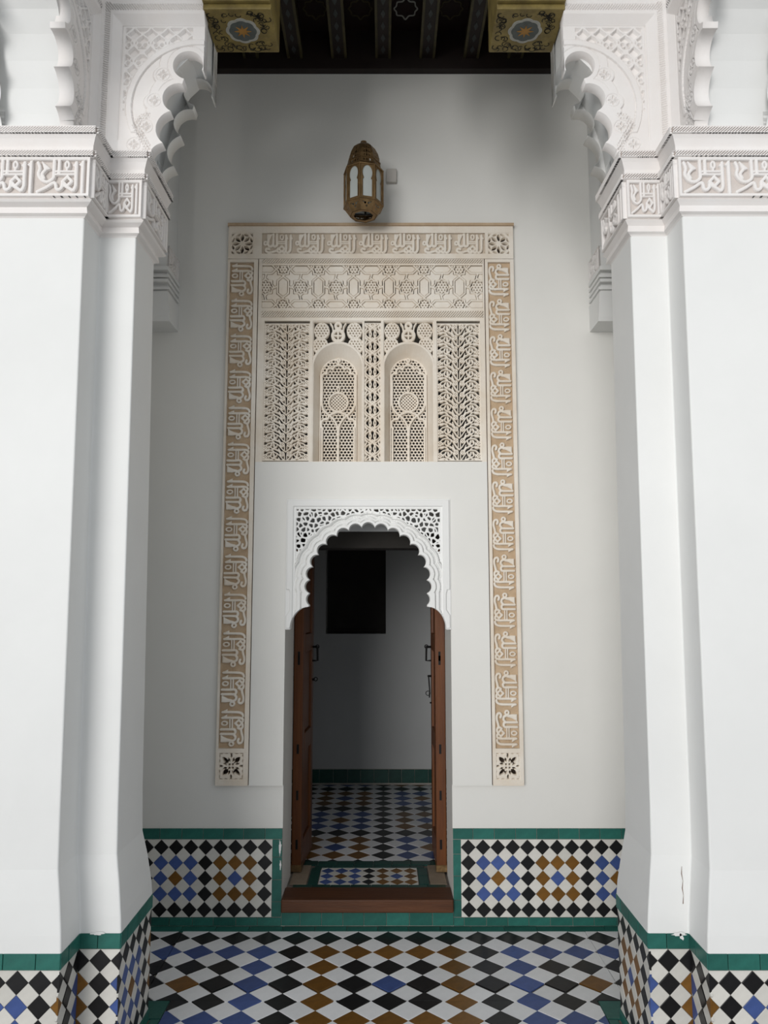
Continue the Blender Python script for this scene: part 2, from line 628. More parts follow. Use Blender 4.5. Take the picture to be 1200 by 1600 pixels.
# ------------------------------------------------------------------ tiles
def clip(poly, x0, x1, z0, z1):
    def cl(pts, ins, inter):
        out = []
        for i in range(len(pts)):
            a, b = pts[i], pts[(i + 1) % len(pts)]
            ia, ib = ins(a), ins(b)
            if ia: out.append(a)
            if ia != ib: out.append(inter(a, b))
        return out
    for ax, lim, sg in ((0, x0, 1), (0, x1, -1), (1, z0, 1), (1, z1, -1)):
        if len(poly) < 3: return []
        def inter(a, b):
            t = (lim - a[ax]) / (b[ax] - a[ax])
            p = [a[0] + (b[0] - a[0]) * t, a[1] + (b[1] - a[1]) * t]
            p[ax] = lim
            return tuple(p)
        poly = cl(poly, lambda p: (p[ax] - lim) * sg >= 0, inter)
    return poly


def parea(p):
    return 0.5 * abs(sum(p[i][0] * p[(i + 1) % len(p)][1] - p[(i + 1) % len(p)][0] * p[i][1] for i in range(len(p))))


def tile_mesh(name, poly, t, ma, inset=0.0012, bot=0.0):
    """polygon in local x,z; glazed face toward -Y"""
    k = len(poly)
    cx = sum(p[0] for p in poly) / k
    cz = sum(p[1] for p in poly) / k
    R = max(math.hypot(p[0] - cx, p[1] - cz) for p in poly)
    sc = max(0.5, 1 - inset * 1.6 / max(R, 1e-4))
    v = [(p[0], bot, p[1]) for p in poly] + [(p[0], -t + inset * .7, p[1]) for p in poly]
    v += [(cx + (p[0] - cx) * sc, -t, cz + (p[1] - cz) * sc) for p in poly]
    fs = []
    for i in range(k):
        j = (i + 1) % k
        fs.append((i, j, k + j, k + i))
        fs.append((k + i, k + j, 2 * k + j, 2 * k + i))
    fs.append(tuple(2 * k + i for i in range(k)))
    me = bpy.data.meshes.new(name)
    me.from_pydata(v, [], fs)
    me.materials.append(M[ma])
    return me


TILE_CACHE = {}


class Plane:
    """maps a panel's own (a, b) to the world; rot = euler of the tile objects"""
    def __init__(s, origin, rot):
        s.o = Vector(origin)
        s.rot = rot
        s.m = Matrix.Identity(3)
        from mathutils import Euler
        s.m = Euler(rot).to_matrix()

    def at(s, a, b, y=0.0):
        return s.o + s.m @ Vector((a, y, b))


def put_tile(poly, plane, parent, ma, name, t, key=None, sink=None):
    k = len(poly)
    cx = sum(p[0] for p in poly) / k
    cz = sum(p[1] for p in poly) / k
    jit = random.uniform(-0.0007, 0.0007)
    if sink is not None:
        me = tile_mesh('tmp', [(p[0] - cx, p[1] - cz) for p in poly], t, ma)
        base = plane.at(cx, cz, jit)
        n = len(sink.v)
        sink.v += [tuple(base + plane.m @ v.co) for v in me.vertices]
        for pl in me.polygons:
            sink.f.append([n + i for i in pl.vertices])
            sink.mi.append(sink.mats.index(ma))
        bpy.data.meshes.remove(me)
        return
    if key is not None and (key, ma, t) in TILE_CACHE:
        me = TILE_CACHE[(key, ma, t)]
    else:
        me = tile_mesh(name, [(p[0] - cx, p[1] - cz) for p in poly], t, ma)
        if key is not None:
            TILE_CACHE[(key, ma, t)] = me
    o = bpy.data.objects.new(name, me)
    link(o, parent)
    o.location = plane.at(cx, cz, jit) - abs_loc(parent)
    tw = random.uniform(-0.008, 0.008)
    o.rotation_euler = plane.rot
    return o


def diamonds(plane, parent, rects, c0, s, colour, white, g, t, wname='white_tile', sink=None, bounds=None):
    """45 degree chequer: coloured tiles centred on c0 + (i,j)*s, white ones between; clipped to rects (list of boxes)"""
    x0 = min(r[0] for r in rects); x1 = max(r[1] for r in rects)
    z0 = min(r[2] for r in rects); z1 = max(r[3] for r in rects)
    h = s / 2 - g * 0.707
    for i in range(int(math.floor((x0 - c0[0]) / s)) - 1, int(math.ceil((x1 - c0[0]) / s)) + 2):
        for j in range(int(math.floor((z0 - c0[1]) / s)) - 1, int(math.ceil((z1 - c0[1]) / s)) + 2):
            for hf in (0, 0.5):
                cx, cz = c0[0] + (i + hf) * s, c0[1] + (j + hf) * s
                p = [(cx + h, cz), (cx, cz + h), (cx - h, cz), (cx, cz - h)]
                ma = colour(i, j) if hf == 0 else white
                for r in rects:
                    q = clip(p, *r)
                    if len(q) < 3 or parea(q) < 0.05 * 2 * h * h: continue
                    full = parea(q) > 2 * h * h * 0.999
                    nm = 'white_tile' if hf else {'t_black': 'black_tile', 't_blue': 'blue_tile', 't_brown': 'brown_tile'}[ma]
                    put_tile(q, plane, parent, ma, nm, t, key=('dia', round(h, 5)) if full else None, sink=sink)


def bricks(plane, parent, a0, a1, b0, b1, length, ma='t_green', g=0.0012, t=0.006, vertical=False, start=0.0, name='green_brick', sink=None):
    lo, hi = (b0, b1) if vertical else (a0, a1)
    p = lo - start
    k = 0
    while p < hi - 0.004:
        ln = length * (1 + random.uniform(-.06, .06))
        q0, q1 = max(p, lo), min(p + ln, hi)
        if hi - q1 < 0.02: q1 = hi
        if q1 - q0 > 0.006:
            r = (a0 + g, a1 - g, q0 + g, q1 - g) if vertical else (q0 + g, q1 - g, b0 + g, b1 - g)
            put_tile([(r[0], r[2]), (r[1], r[2]), (r[1], r[3]), (r[0], r[3])], plane, parent, ma, name, t, sink=sink)
        p = q1 if q1 == hi else p + ln
        k += 1


def ring_colour(per, ci=0, rj=0, swap=0):
    """square rings between black lines; per 4 -> 3x3 rings, per 6 -> 5x5 rings"""
    def fn(i, j):
        a, b = (i - ci) % per, (j - rj) % per
        if a == 0 or b == 0: return 't_black'
        blk = ((i - ci) // per + (j - rj) // per + swap) % 2
        r = max(abs(a - per / 2), abs(b - per / 2))
        cols = ('t_blue', 't_brown') if blk else ('t_brown', 't_blue')
        if r == per / 2 - 1: return cols[0]
        if r == 0: return cols[1]
        return 't_black'
    return fn


# ================================================================== STRUCTURE
WALL_Y = 3.91
DOOR_L, DOOR_R = -0.495, 0.335
DADO = 0.451
S_W = 0.0721
ROOM_Z = 0.115
ROOM_Y = 6.28
WALL_B = 4.26
TOP_Z = 4.43

# back wall with door and window openings
def holed_wall(x0, x1, y0, y1, z0, z1, holes):
    xs_ = sorted({x0, x1, *[h[0] for h in holes], *[h[1] for h in holes]})
    zs_ = sorted({z0, z1, *[h[2] for h in holes], *[h[3] for h in holes]})
    m = MB()
    g = {}
    for i in range(len(xs_) - 1):
        for k in range(len(zs_) - 1):
            cx, cz = (xs_[i] + xs_[i + 1]) / 2, (zs_[k] + zs_[k + 1]) / 2
            g[i, k] = not any(h[0] < cx < h[1] and h[2] < cz < h[3] for h in holes)
    for (i, k), ok in g.items():
        if not ok: continue
        a, b, c_, d_ = xs_[i], xs_[i + 1], zs_[k], zs_[k + 1]
        m.face([(a, y0, c_), (b, y0, c_), (b, y0, d_), (a, y0, d_)])
        m.face([(b, y1, c_), (a, y1, c_), (a, y1, d_), (b, y1, d_)])
        if not g.get((i - 1, k)): m.face([(a, y1, c_), (a, y0, c_), (a, y0, d_), (a, y1, d_)])
        if not g.get((i + 1, k)): m.face([(b, y0, c_), (b, y1, c_), (b, y1, d_), (b, y0, d_)])
        if not g.get((i, k - 1)): m.face([(a, y1, c_), (b, y1, c_), (b, y0, c_), (a, y0, c_)])
        if not g.get((i, k + 1)): m.face([(a, y0, d_), (b, y0, d_), (b, y1, d_), (a, y1, d_)])
    return m


SQUARES = {'tl': (-0.813, -0.695, 3.380, 3.498), 'tr': (0.552, 0.668, 3.380, 3.498), 'bl': (-0.812, -0.690, 0.682, 0.812), 'br': (0.550, 0.668, 0.682, 0.812)}
w = holed_wall(-3.2, 3.2, WALL_Y, WALL_B, 0.0, TOP_Z + 0.3, [(DOOR_L, DOOR_R, -1, 2.02), (-0.632, 0.510, 2.262, 3.015), (-0.645, 0.522, 3.080, 3.320)] + list(SQUARES.values()))
wall_back = struct(w.build('wall_back', 'wallplaster'), 'white plastered gallery wall behind the carved door surround')

# tiled dado of the back wall
for side in (-1, 1):
    d = MB()
    if side < 0:
        d.box(-1.405, DOOR_L, WALL_Y - 0.006, WALL_Y + 0.002, 0, DADO - 0.002)
        a0, a1, gv = -1.405, -0.543, (-0.543, DOOR_L)
        c0 = (-0.579, 0.362)
        col = ring_colour(4, 0, 0, 0)
    else:
        d.box(DOOR_R, 1.405, WALL_Y - 0.006, WALL_Y + 0.002, 0, DADO - 0.002)
        a0, a1, gv = 0.374, 1.405, (DOOR_R, 0.374)
        c0 = (0.410, 0.362)
        col = ring_colour(4, 0, 0, 0)
    dado = d.build('tile_dado', 'grout', wall_back)
    pl = Plane((0, WALL_Y - 0.006, 0), (0, 0, 0))
    diamonds(pl, dado, [(a0, a1, 0.040, 0.399)], c0, S_W, (lambda i, j, col=col, sd=side: col(i, j) if sd > 0 else col(i, j)), 't_white', 0.0010, 0.004)
    bricks(pl, dado, min(a0, gv[0]), max(a1, gv[1]), 0.400, DADO, 0.103)
    bricks(pl, dado, gv[0], gv[1], 0.040, 0.399, 0.105, vertical=True, start=0.03)
    bricks(pl, dado, min(a0, gv[0]), max(a1, gv[1]), 0.0, 0.039, 0.105, start=0.05)

# unseen cross walls added behind the pillars to block side light
for sd in (-1, 1):
    xa, xb = sorted((sd * 1.405, sd * 1.60))
    m = MB().box(xa, xb, 3.067, WALL_Y - 0.013, 0, TOP_Z + 0.22)
    struct(m.build('wall_lightblock_left' if sd < 0 else 'wall_lightblock_right', 'wallplaster'), 'unseen plaster cross wall added to block side light behind the ' + ('smooth' if sd < 0 else 'cracked') + ' footed pillar')

# ---- floors
fl = MB()
fl.box(-8, 8, -9, WALL_Y, -0.2, -0.006)
floor = struct(fl.build('floor', 'floorgrout'), 'chequered floor of diamond tiles between the two pillars')
plf = Plane((0, 0, -0.006), (-PI / 2, 0, 0))
S_F = 0.1412
fcol = ring_colour(6, -3, 0, 1)
Y1 = 3.766


def floor_col(i, j):
    return fcol(i, j)


diamonds(plf, floor, [(-0.95, 0.95, 3.205, 3.837), (-0.834, 0.834, 2.93, 3.205)], (0.02, Y1), S_F, floor_col, 't_fwhite', 0.0016, 0.006)
bricks(plf, floor, -1.40, 1.40, 3.839, WALL_Y - 0.012, 0.155, start=0.04)
for sd in (-1, 1):
    xa, xb = sorted((sd * 0.836, sd * 0.874))
    bricks(plf, floor, xa, xb, 2.93, 3.07, 0.105, vertical=True)
    xa, xb = sorted((sd * 0.836, sd * 0.95))
    bricks(plf, floor, xa, xb, 3.072, 3.204, 0.115)
sk = MB()
sk.mats = ['t_black', 't_fwhite', 't_blue', 't_brown', 't_green']
diamonds(plf, floor, [(-1.40, -0.952, 3.205, 3.837), (0.952, 1.40, 3.205, 3.837), (-0.834, 0.834, 1.6, 2.928), (-2.2, 2.2, 0.4, 1.598)], (0.02, Y1), S_F, floor_col, 't_fwhite', 0.0016, 0.006, sink=sk)
for sd in (-1, 1):
    xa, xb = sorted((sd * 0.952, sd * 1.40))
    bricks(plf, floor, xa, xb, 3.072, 3.204, 0.115, sink=sk)
pv = MB().box(-8, 8, -9, 0.398, -0.006, -0.001)  # unseen pale slab added to bounce light up onto the back wall
pv.build('bounce_paving', 'bounce_pale', floor)
rest = sk.build('outlying_tiles', sk.mats, floor)
tag(rest, kind='stuff')

# green riser under the threshold
pl = Plane((0, WALL_Y - 0.010, 0), (0, 0, 0))
d = MB().box(DOOR_L, DOOR_R, WALL_Y - 0.010, WALL_Y + 0.15, 0, 0.066)
riser = struct(d.build('trim_1', 'grout'), 'turquoise tiled step riser below the wooden threshold')
bricks(pl, riser, DOOR_L, DOOR_R, 0.002, 0.066, 0.105, start=0.02, name='green_tile')

# ---- inner room
r = MB()
r.box(-1.3, 1.2, ROOM_Y, ROOM_Y + 0.3, -0.2, 1.29)
r.box(-1.3, -0.47, ROOM_Y, ROOM_Y + 0.3, 1.29, 3.6)
r.box(0.015, 1.2, ROOM_Y, ROOM_Y + 0.3, 1.29, 3.6)
r.box(-0.47, 0.015, ROOM_Y, ROOM_Y + 0.3, 2.1, 3.6)
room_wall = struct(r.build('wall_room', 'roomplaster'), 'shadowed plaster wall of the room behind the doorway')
n_ = MB().box(-0.47, 0.015, ROOM_Y + 0.16, ROOM_Y + 0.2, 1.29, 2.1)
n_.box(-0.225, -0.215, ROOM_Y + 0.15, ROOM_Y + 0.16, 1.33, 2.06)
n_.box(-0.47, 0.015, ROOM_Y + 0.15, ROOM_Y + 0.16, 1.29, 1.33)
nb = n_.build('niche_shutter', 'niche', room_wall)
d = MB().box(-1.3, 1.2, ROOM_Y - 0.008, ROOM_Y, ROOM_Z - 0.02, ROOM_Z + 0.118)
skirt = d.build('tile_skirting', 'grout', room_wall)
pl = Plane((0, ROOM_Y - 0.008, 0), (0, 0, 0))
bricks(pl, skirt, -0.9, 0.8, ROOM_Z + 0.012, ROOM_Z + 0.117, 0.108, 't_dgreen', start=0.05)
sd_ = MB()
sd_.box(-1.3, -1.2, WALL_B, ROOM_Y, -0.2, 3.6)
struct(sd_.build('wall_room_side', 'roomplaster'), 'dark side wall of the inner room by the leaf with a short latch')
sd_ = MB()
sd_.box(1.1, 1.2, WALL_B, ROOM_Y, -0.2, 3.6)
struct(sd_.build('wall_room_side', 'roomplaster'), 'side wall of the inner room by the leaf with hanging ring')
c_ = MB().box(-1.3, 1.2, WALL_B, ROOM_Y + 0.3, 3.6, 3.7)
struct(c_.build('ceiling_room', 'darkwood'), 'dark ceiling of the inner room')
fr = MB().box(-1.3, 1.2, WALL_Y + 0.14, ROOM_Y, -0.2, ROOM_Z - 0.005)
room_floor = struct(fr.build('floor_room', 'floorgrout'), 'raised floor of small diamond tiles in the room behind the doorway')
plr = Plane((0, 0, ROOM_Z - 0.005), (-PI / 2, 0, 0))
rcol = ring_colour(4, 0, 0, 0)
rows0 = 4.575
# rows a,b,c are rings, d (index 3) is black
diamonds(plr, room_floor, [(-0.62, 0.50, 4.475, 6.262)], (-0.005, rows0), S_F, (lambda i, j, q=ring_colour(4, 0, 3, 0): q(i, j)), 't_fwhite', 0.0016, 0.005)
bricks(plr, room_floor, -0.44, 0.29, 4.405, 4.473, 0.105, 't_dgreen', start=0.03)
# small mosaic set in the threshold
s3 = 0.0735
m0, m1 = P(497, 1370, 4.2).x, P(654, 1370, 4.2).x
mz0, mz1 = 4.115, 4.36


def mos(i, j):
    i += 4
    if i == 4: return 't_black'
    if i < 4: return 't_brown' if (i == 2 and j == 1) else 't_blue'
    return 't_blue' if (i == 6 and j == 1) else 't_brown'


mcx = P(576, 1370, 4.2).x
hx, hz = 3.5 * s3, 0.0408
for i in range(-4, 5):
    for j in range(-1, 4):
        for hf in (0, .5):
            cx, cz = mcx + (i + hf) * s3, mz0 + 0.041 + (j + hf) * 0.082
            p = [(cx + s3 * .48, cz), (cx, cz + .0395), (cx - s3 * .48, cz), (cx, cz - .0395)]
            q = clip(p, mcx - hx, mcx + hx, mz0, mz0 + 0.246)
            if len(q) >= 3 and parea(q) > 1e-4:
                ma = 't_white' if hf else mos(i, j)
                nm = 'mosaic_tile'
                put_tile(q, plr, room_floor, ma, nm, 0.005, key=('mos', ) if parea(q) > 0.99 * 2 * s3 * .48 * .0395 else None)
bricks(plr, room_floor, mcx - hx - 0.04, mcx + hx + 0.04, 4.36, 4.403, 0.105, 't_dgreen')
bricks(plr, room_floor, mcx - hx - 0.055, mcx - hx - 0.003, mz0, 4.36, 0.12, 't_dgreen', vertical=True)
bricks(plr, room_floor, mcx + hx + 0.003, mcx + hx + 0.055, mz0, 4.36, 0.12, 't_dgreen', vertical=True)
bricks(plr, room_floor, DOOR_L + .03, DOOR_R - .02, 4.05, mz0 - 0.003, 0.10, 't_dgreen')

for xa, xb in ((DOOR_L + 0.012, mcx - hx - 0.060), (mcx + hx + 0.060, DOOR_R - 0.012)):
    bevel(MB().box(xa, xb, mz0, 4.402, ROOM_Z - 0.004, ROOM_Z + 0.002).build('pivot_stone', 'stone', room_floor), 0.002)

# lintel above the door leaves
lt = MB().box(-0.62, 0.46, 4.262, 4.45, 1.845, 1.935)
struct(lt.build('trim_2', 'niche'), 'dark wooden lintel over the open door leaves')
lt = MB().box(-0.62, 0.46, 4.262, 4.42, 1.937, 2.35)
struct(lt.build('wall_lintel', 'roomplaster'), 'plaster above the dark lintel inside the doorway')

# wooden threshold
th = MB().box(DOOR_L + 0.001, DOOR_R - 0.001, WALL_Y - 0.035, 4.045, 0.067, 0.128)
tho = bevel(th.build('door_threshold', 'sillwood', None, origin=(-0.08, 3.95, 0.067)), 0.006)
tag(tho, 'brown wooden threshold beam on the turquoise step', 'threshold')


# ---- gallery ceiling
c_ = MB().box(-3.2, 3.2, 2.5, WALL_B, 4.66, 4.8)
ceil = struct(c_.build('ceiling', 'redwood'), 'dark painted wooden gallery ceiling with joists')
cr = MB().box(-3.2, 3.2, WALL_Y - 0.03, WALL_Y - 0.001, TOP_Z, TOP_Z + 0.23)
cr.box(-3.2, 3.2, WALL_Y - 0.045, WALL_Y - 0.001, TOP_Z - 0.004, TOP_Z + 0.014)
cr.build('wall_plate', 'darkwood', ceil)
JX0, JS = -0.005, 0.240
for k in range(-7, 8):
    xc = JX0 + k * JS
    j = MB().box(xc - 0.030, xc + 0.030, 2.99, WALL_Y - 0.032, 4.50, 4.66)
    jo = j.build('joist', 'darkwood', ceil)
    e = MB().box(xc - 0.042, xc - 0.029, 2.99, WALL_Y - 0.032, 4.495, 4.53)
    e.box(xc + 0.029, xc + 0.042, 2.99, WALL_Y - 0.032, 4.495, 4.53)
    e.build('painted_edge', 'olive', jo)
    e = MB()
    for q in range(10):
        y = 3.05 + q * 0.085
        e.prism([(xc - 0.012, y), (xc, y - 0.03), (xc + 0.012, y), (xc, y + 0.03)], lambda a, b, t: (a, b, t), 4.497, 4.5005)
    tag(e.build('painted_lozenge', 'jointpaint', jo), kind='stuff')
    # lobed outline painted on the board between joists
    f = Fld(-0.07, 0.07, -0.09, 0.09, 0.003)
    f.line(smooth([(0, .075), (.018, .05), (.045, .045), (.05, .02), (.062, 0), (.05, -.02), (.045, -.045), (.018, -.05), (0, -.075), (-.018, -.05), (-.045, -.045), (-.05, -.02), (-.062, 0), (-.05, .02), (-.045, .045), (-.018, .05)], 4, True), 0.007, True)
    if k < 7:
        me = relief_mesh('painted_cartouche', f, f.F, 0.003, 0.0, ['palepaint' if k in (0,) else 'olive'])
        for yy in (3.72, 3.52):
            o = place('painted_cartouche', me, ceil, (xc + JS / 2, yy, 4.66))
            o.rotation_euler = (PI / 2, 0, 0)
    b = MB().box(xc + 0.045, xc + JS - 0.045, 3.60, 3.625, 4.645, 4.66)
    b.build('batten', 'darkwood', ceil)


# ================================================================== PILLARS
Z_TOP = 4.6
Z_SH, Z_B0, Z_B1, Z_R1, Z_C1, Z_K = 2.925, 2.980, 3.128, 3.154, 3.212, 3.240


def dirs(a, b):
    d = Vector((b[0] - a[0], b[1] - a[1]))
    return d.length, math.atan2(d.y, d.x)


# --- corbel (front layer with carved face). local: x = projection p, z = world height, front toward -Y
def corbel_field(mirror):
    f = Fld(-0.185, 0.212, 3.242, 3.90, 0.0018)
    V = np.full(f.X.shape, -1.0)          # void (positive = cut away)
    discs = [((.075, 3.225), .062), ((.110, 3.345), .074), ((.118, 3.470), .060), ((.152, 3.606), .058)]
    for c, rr in discs:
        V = np.maximum(V, rr - np.hypot(f.X - c[0], f.Z - c[1]))
    f.poly([(0.03, 3.15), (.075, 3.225), (.110, 3.345), (.118, 3.470), (.152, 3.606), (.176, 3.606), (.180, 3.585), (.3, 3.585), (.3, 3.15)], F=V, pad=1.0)
    e = -V                                # distance into the solid
    H = np.zeros(f.X.shape)
    X, Z = f.X, f.Z
    F = e.copy()
    inner = rrect(f, -0.105, 0.4, 3.255, 3.772)
    # frame: cord strips and a sloping moulding down to the panel
    slope = np.clip((rrect(f, -0.140, 0.4, 3.20, 3.81)) / 0.032, 0, 1)
    H -= 0.020 * slope
    cord = np.minimum(np.maximum(rrect(f, -0.172, -0.150, 3.245, 3.86), np.maximum(rrect(f, -0.172, 0.4, 3.826, 3.850), rrect(f, -0.172, 0.02, 3.20, 3.20))), 1)
    st = (X * 0.35 + Z * 1.0) / 0.0092
    st2 = (X * 1.0 + Z * 0.8) / 0.0100
    use = np.where(Z > 3.82, st2, st)
    tt = np.abs(use - np.floor(use) - 0.5)
    H -= np.where((cord > 0) & (tt > 0.27), 0.009, 0)
    # arc band
    rr = np.hypot(X - 0.190, Z - 3.440)
    arc = (rr > 0.250) & (rr < 0.272) & (inner > 0) & (Z > 3.33)
    H += np.where(arc, 0.006, 0)
    H -= np.where((np.abs(rr - 0.249) < 0.0022) & (inner > 0) & (Z > 3.3), 0.006, 0)
    H -= np.where((np.abs(rr - 0.274) < 0.0022) & (inner > 0) & (Z > 3.4), 0.006, 0)
    H -= np.where((np.abs(X + 0.106) < 0.0018) & (Z < 3.775) & (Z > 3.30), 0.005, 0)
    H -= np.where((np.abs(Z - 3.774) < 0.0018) & (X > -0.106), 0.005, 0)
    # interlaced lattice in the spandrel
    region = np.minimum(np.minimum(rr - 0.279, rrect(f, -0.094, 0.165, 3.42, 3.764)), 1)
    G = np.full(X.shape, -1.0)
    for i in range(-1, 5):
        xc = -0.094 + i * 0.065
        for sgn in (-1, 1):
            pts = [(xc + sgn * 0.0325 * math.cos(q * PI / 6), 3.40 + q * 0.0125) for q in range(0, 32)]
            f.line(pts, 0.008, F=G)
        for j in range(4):
            zc = 3.44 + j * 0.075
            f.ring((xc + 0.0325, zc + 0.0375), 0.012, 0.006, F=G)
            f.poly([(xc - .012, zc - .012), (xc + .012, zc - .012), (xc + .012, zc + .012), (xc - .012, zc + .012)], F=G)
            f.ring((xc + 0.012, zc + 0.028), 0.010, 0.005, F=G)
            f.ring((xc - 0.012, zc + 0.028), 0.010, 0.005, F=G)
    H -= np.where((region > 0) & (G < 0), 0.016, 0)
    # scalloped raised border beside the lobes
    hug = (rr < 0.247) & (inner > 0)
    E2 = np.full(X.shape, -1.0)
    for c, q in [((.010, 3.262), .050), ((-.045, 3.285), .042), ((.0, 3.36), .040), ((.018, 3.415), .022), ((.022, 3.455), .036), ((.036, 3.505), .022), ((.055, 3.565), .036), ((.075, 3.615), .024), ((.10, 3.65), .022)]:
        E2 = np.maximum(E2, q - np.hypot(X - c[0], Z - c[1]))
    E2 = np.maximum(E2, 0.052 - e)
    H += np.where(hug & (E2 > 0), 0.005, 0)
    H -= np.where(hug & (np.abs(E2) < 0.0018), 0.006, 0)
    H -= np.where(hug & (np.abs(e - 0.020) < 0.0014) & (Z > 3.50), 0.004, 0)
    # rosettes with four petal piercings
    for c in [(.058, 3.566), (.028, 3.460), (.000, 3.352), (-.046, 3.283)]:
        dd = np.hypot(X - c[0], Z - c[1])
        H -= np.where((np.abs(dd - 0.026) < 0.0016) & (e > 0.004), 0.004, 0)
        B = np.full(X.shape, -1.0)
        petals(f, c, 0.021, 4, 0, 0.0042, 0.12, cut=False, F=B)
        H -= np.where(B > 0, 0.022, 0)
        B[:] = -1
        petals(f, c, 0.018, 4, PI / 4, 0.0016, 0.4, cut=False, F=B)
        H -= np.where(B > 0, 0.010, 0)
    # band of little triangles
    tr = np.full(X.shape, -1.0)
    f.line(smooth([(.0, 3.25), (.004, 3.28), (-.020, 3.318), (-.038, 3.352), (-.028, 3.385), (.002, 3.398)], 5), 0.030, F=tr)
    holes = tri_holes(f, (0, 3.2), 0.0115, np.full(X.shape, 1.0))
    H -= np.where((tr > 0.001) & (holes < 0) & (e > 0.006), 0.016, 0)
    return f, F, H, e


CF = corbel_field(False)


def rear_field():
    f = Fld(0.0, 0.212, 3.242, 3.90, 0.004)
    V = np.full(f.X.shape, -1.0)
    for c, rr in [((.075, 3.225), .062), ((.110, 3.345), .074), ((.118, 3.470), .060), ((.152, 3.606), .058)]:
        V = np.maximum(V, rr - np.hypot(f.X - c[0], f.Z - c[1]))
    f.poly([(0.03, 3.15), (.075, 3.225), (.110, 3.345), (.118, 3.470), (.152, 3.606), (.176, 3.606), (.180, 3.585), (.3, 3.585), (.3, 3.15)], F=V, pad=1.0)
    return f, -V


RF = rear_field()
RIB = 0.068


def corbel_meshes(flip, thick):
    """flip=False: projection toward local +X seen from the front; flip=True: toward local -X"""
    s = -1.0 if flip else 1.0
    f, F, H, e = CF

    def fin(me):
        if flip:
            me.flip_normals()
        return me
    mf = lambda a, b, h: np.stack([s * a, -h, b], 1)
    front = fin(relief_mesh('carved_face', f, F, H, -RIB, ['stucco_pier'], mf))
    f2, F2 = RF
    mr = lambda a, b, h: np.stack([s * a, thick + h, b], 1)
    rear = relief_mesh('lobed_rib', f2, F2, 0.0, -RIB, ['plaster'], mr)
    if not flip:
        rear.flip_normals()
    return front, rear


def soffit(parent, origin, rz, flip, thick):
    s = -1 if flip else 1
    poly = [(-.10, 3.242), (-0.004, 3.242), (-0.002, 3.30), (.010, 3.39), (.034, 3.48), (.066, 3.56), (.105, 3.625), (.150, 3.672), (.205, 3.688), (.205, 3.90), (-.10, 3.90)]
    rot = Matrix.Rotation(rz, 3, 'Z')
    m = MB()
    m.prism(poly, lambda a, b, t: tuple(rot @ Vector((s * a, t, b)) + Vector(origin)), RIB - 0.012, thick - 0.0005)
    o = m.build('soffit', 'plaster', parent)
    return o


CM = {}


def put_corbel(parent, origin, rz, flip, thick):
    key = (flip, thick)
    if key not in CM:
        CM[key] = corbel_meshes(flip, thick)
    fr_, re_ = CM[key]
    c = soffit(parent, origin, rz, flip, thick)
    c.name = 'corbel'
    place('carved_face', fr_, c, origin, rz)
    place('lobed_rib', re_, c, origin, rz)
    return c


def band_relief(parent, a, b, z0, z1, side_label=None):
    """inscription on a cornice face from plan point a to b (outward = right of travel)"""
    L, an = dirs(a, b)
    f = Fld(0, L, 0, z1 - z0, 0.0022)
    m = 0.010
    fr_ = np.maximum(np.maximum(m - f.X, f.X - (L - m)), np.maximum(m - f.Z, f.Z - (z1 - z0 - m)))
    f.F = np.maximum(f.F, fr_)
    hh = z1 - z0 - 2 * m
    n = max(1, int(round((L - 2 * m) / (hh * 1.42))))
    sx = (L - 2 * m) / n / 1.42
    for i in range(n):
        o = m + i * 1.42 * sx
        motif_pier(f, lambda x, y, o=o: (o + 0.02 * sx + x * sx, m + y * hh), min(hh, sx * 1.1))
    n_ = (math.sin(an) * 0.001, -math.cos(an) * 0.001)
    gm = MB()
    gm.face([(a[0] + n_[0], a[1] + n_[1], z0), (b[0] + n_[0], b[1] + n_[1], z0), (b[0] + n_[0], b[1] + n_[1], z1), (a[0] + n_[0], a[1] + n_[1], z1)])
    gm.build('inscription_ground', 'pier_ground', parent)
    me = relief_mesh('inscription', f, f.F, rounded(f.F, 0.015, 0.005), 0.0, ['stucco_pier'])
    place('inscription', me, parent, (a[0], a[1], z0), an)


def cord_relief(parent, a, b, z0, z1, lean=-1.2, per=0.0105):
    L, an = dirs(a, b)
    f = Fld(0, L, 0, z1 - z0, 0.0017)
    F = np.minimum(stripes(f, per, lean, 0.56), f.rect(0.0015))
    edge = np.maximum(0.0022 - f.Z, f.Z - (z1 - z0 - 0.0022))
    F = np.maximum(F, edge)
    n_ = (math.sin(an) * 0.001, -math.cos(an) * 0.001)
    gm = MB()
    gm.face([(a[0] + n_[0], a[1] + n_[1], z0), (b[0] + n_[0], b[1] + n_[1], z0), (b[0] + n_[0], b[1] + n_[1], z1), (a[0] + n_[0], a[1] + n_[1], z1)])
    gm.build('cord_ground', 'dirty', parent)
    me = relief_mesh('cord_moulding', f, F, rounded(F, 0.009, 0.003), 0.0, ['stucco_pier'])
    place('cord_moulding', me, parent, (a[0], a[1], z0), an)


def offset_path(path, o):
    m = MB()
    m.sweep(path, [(o, 0), (o, 1)])
    return [(m.v[i * 2][0], m.v[i * 2][1]) for i in range(len(path))]


L1Y, F2Y, RY = 2.558, 2.708, 3.066


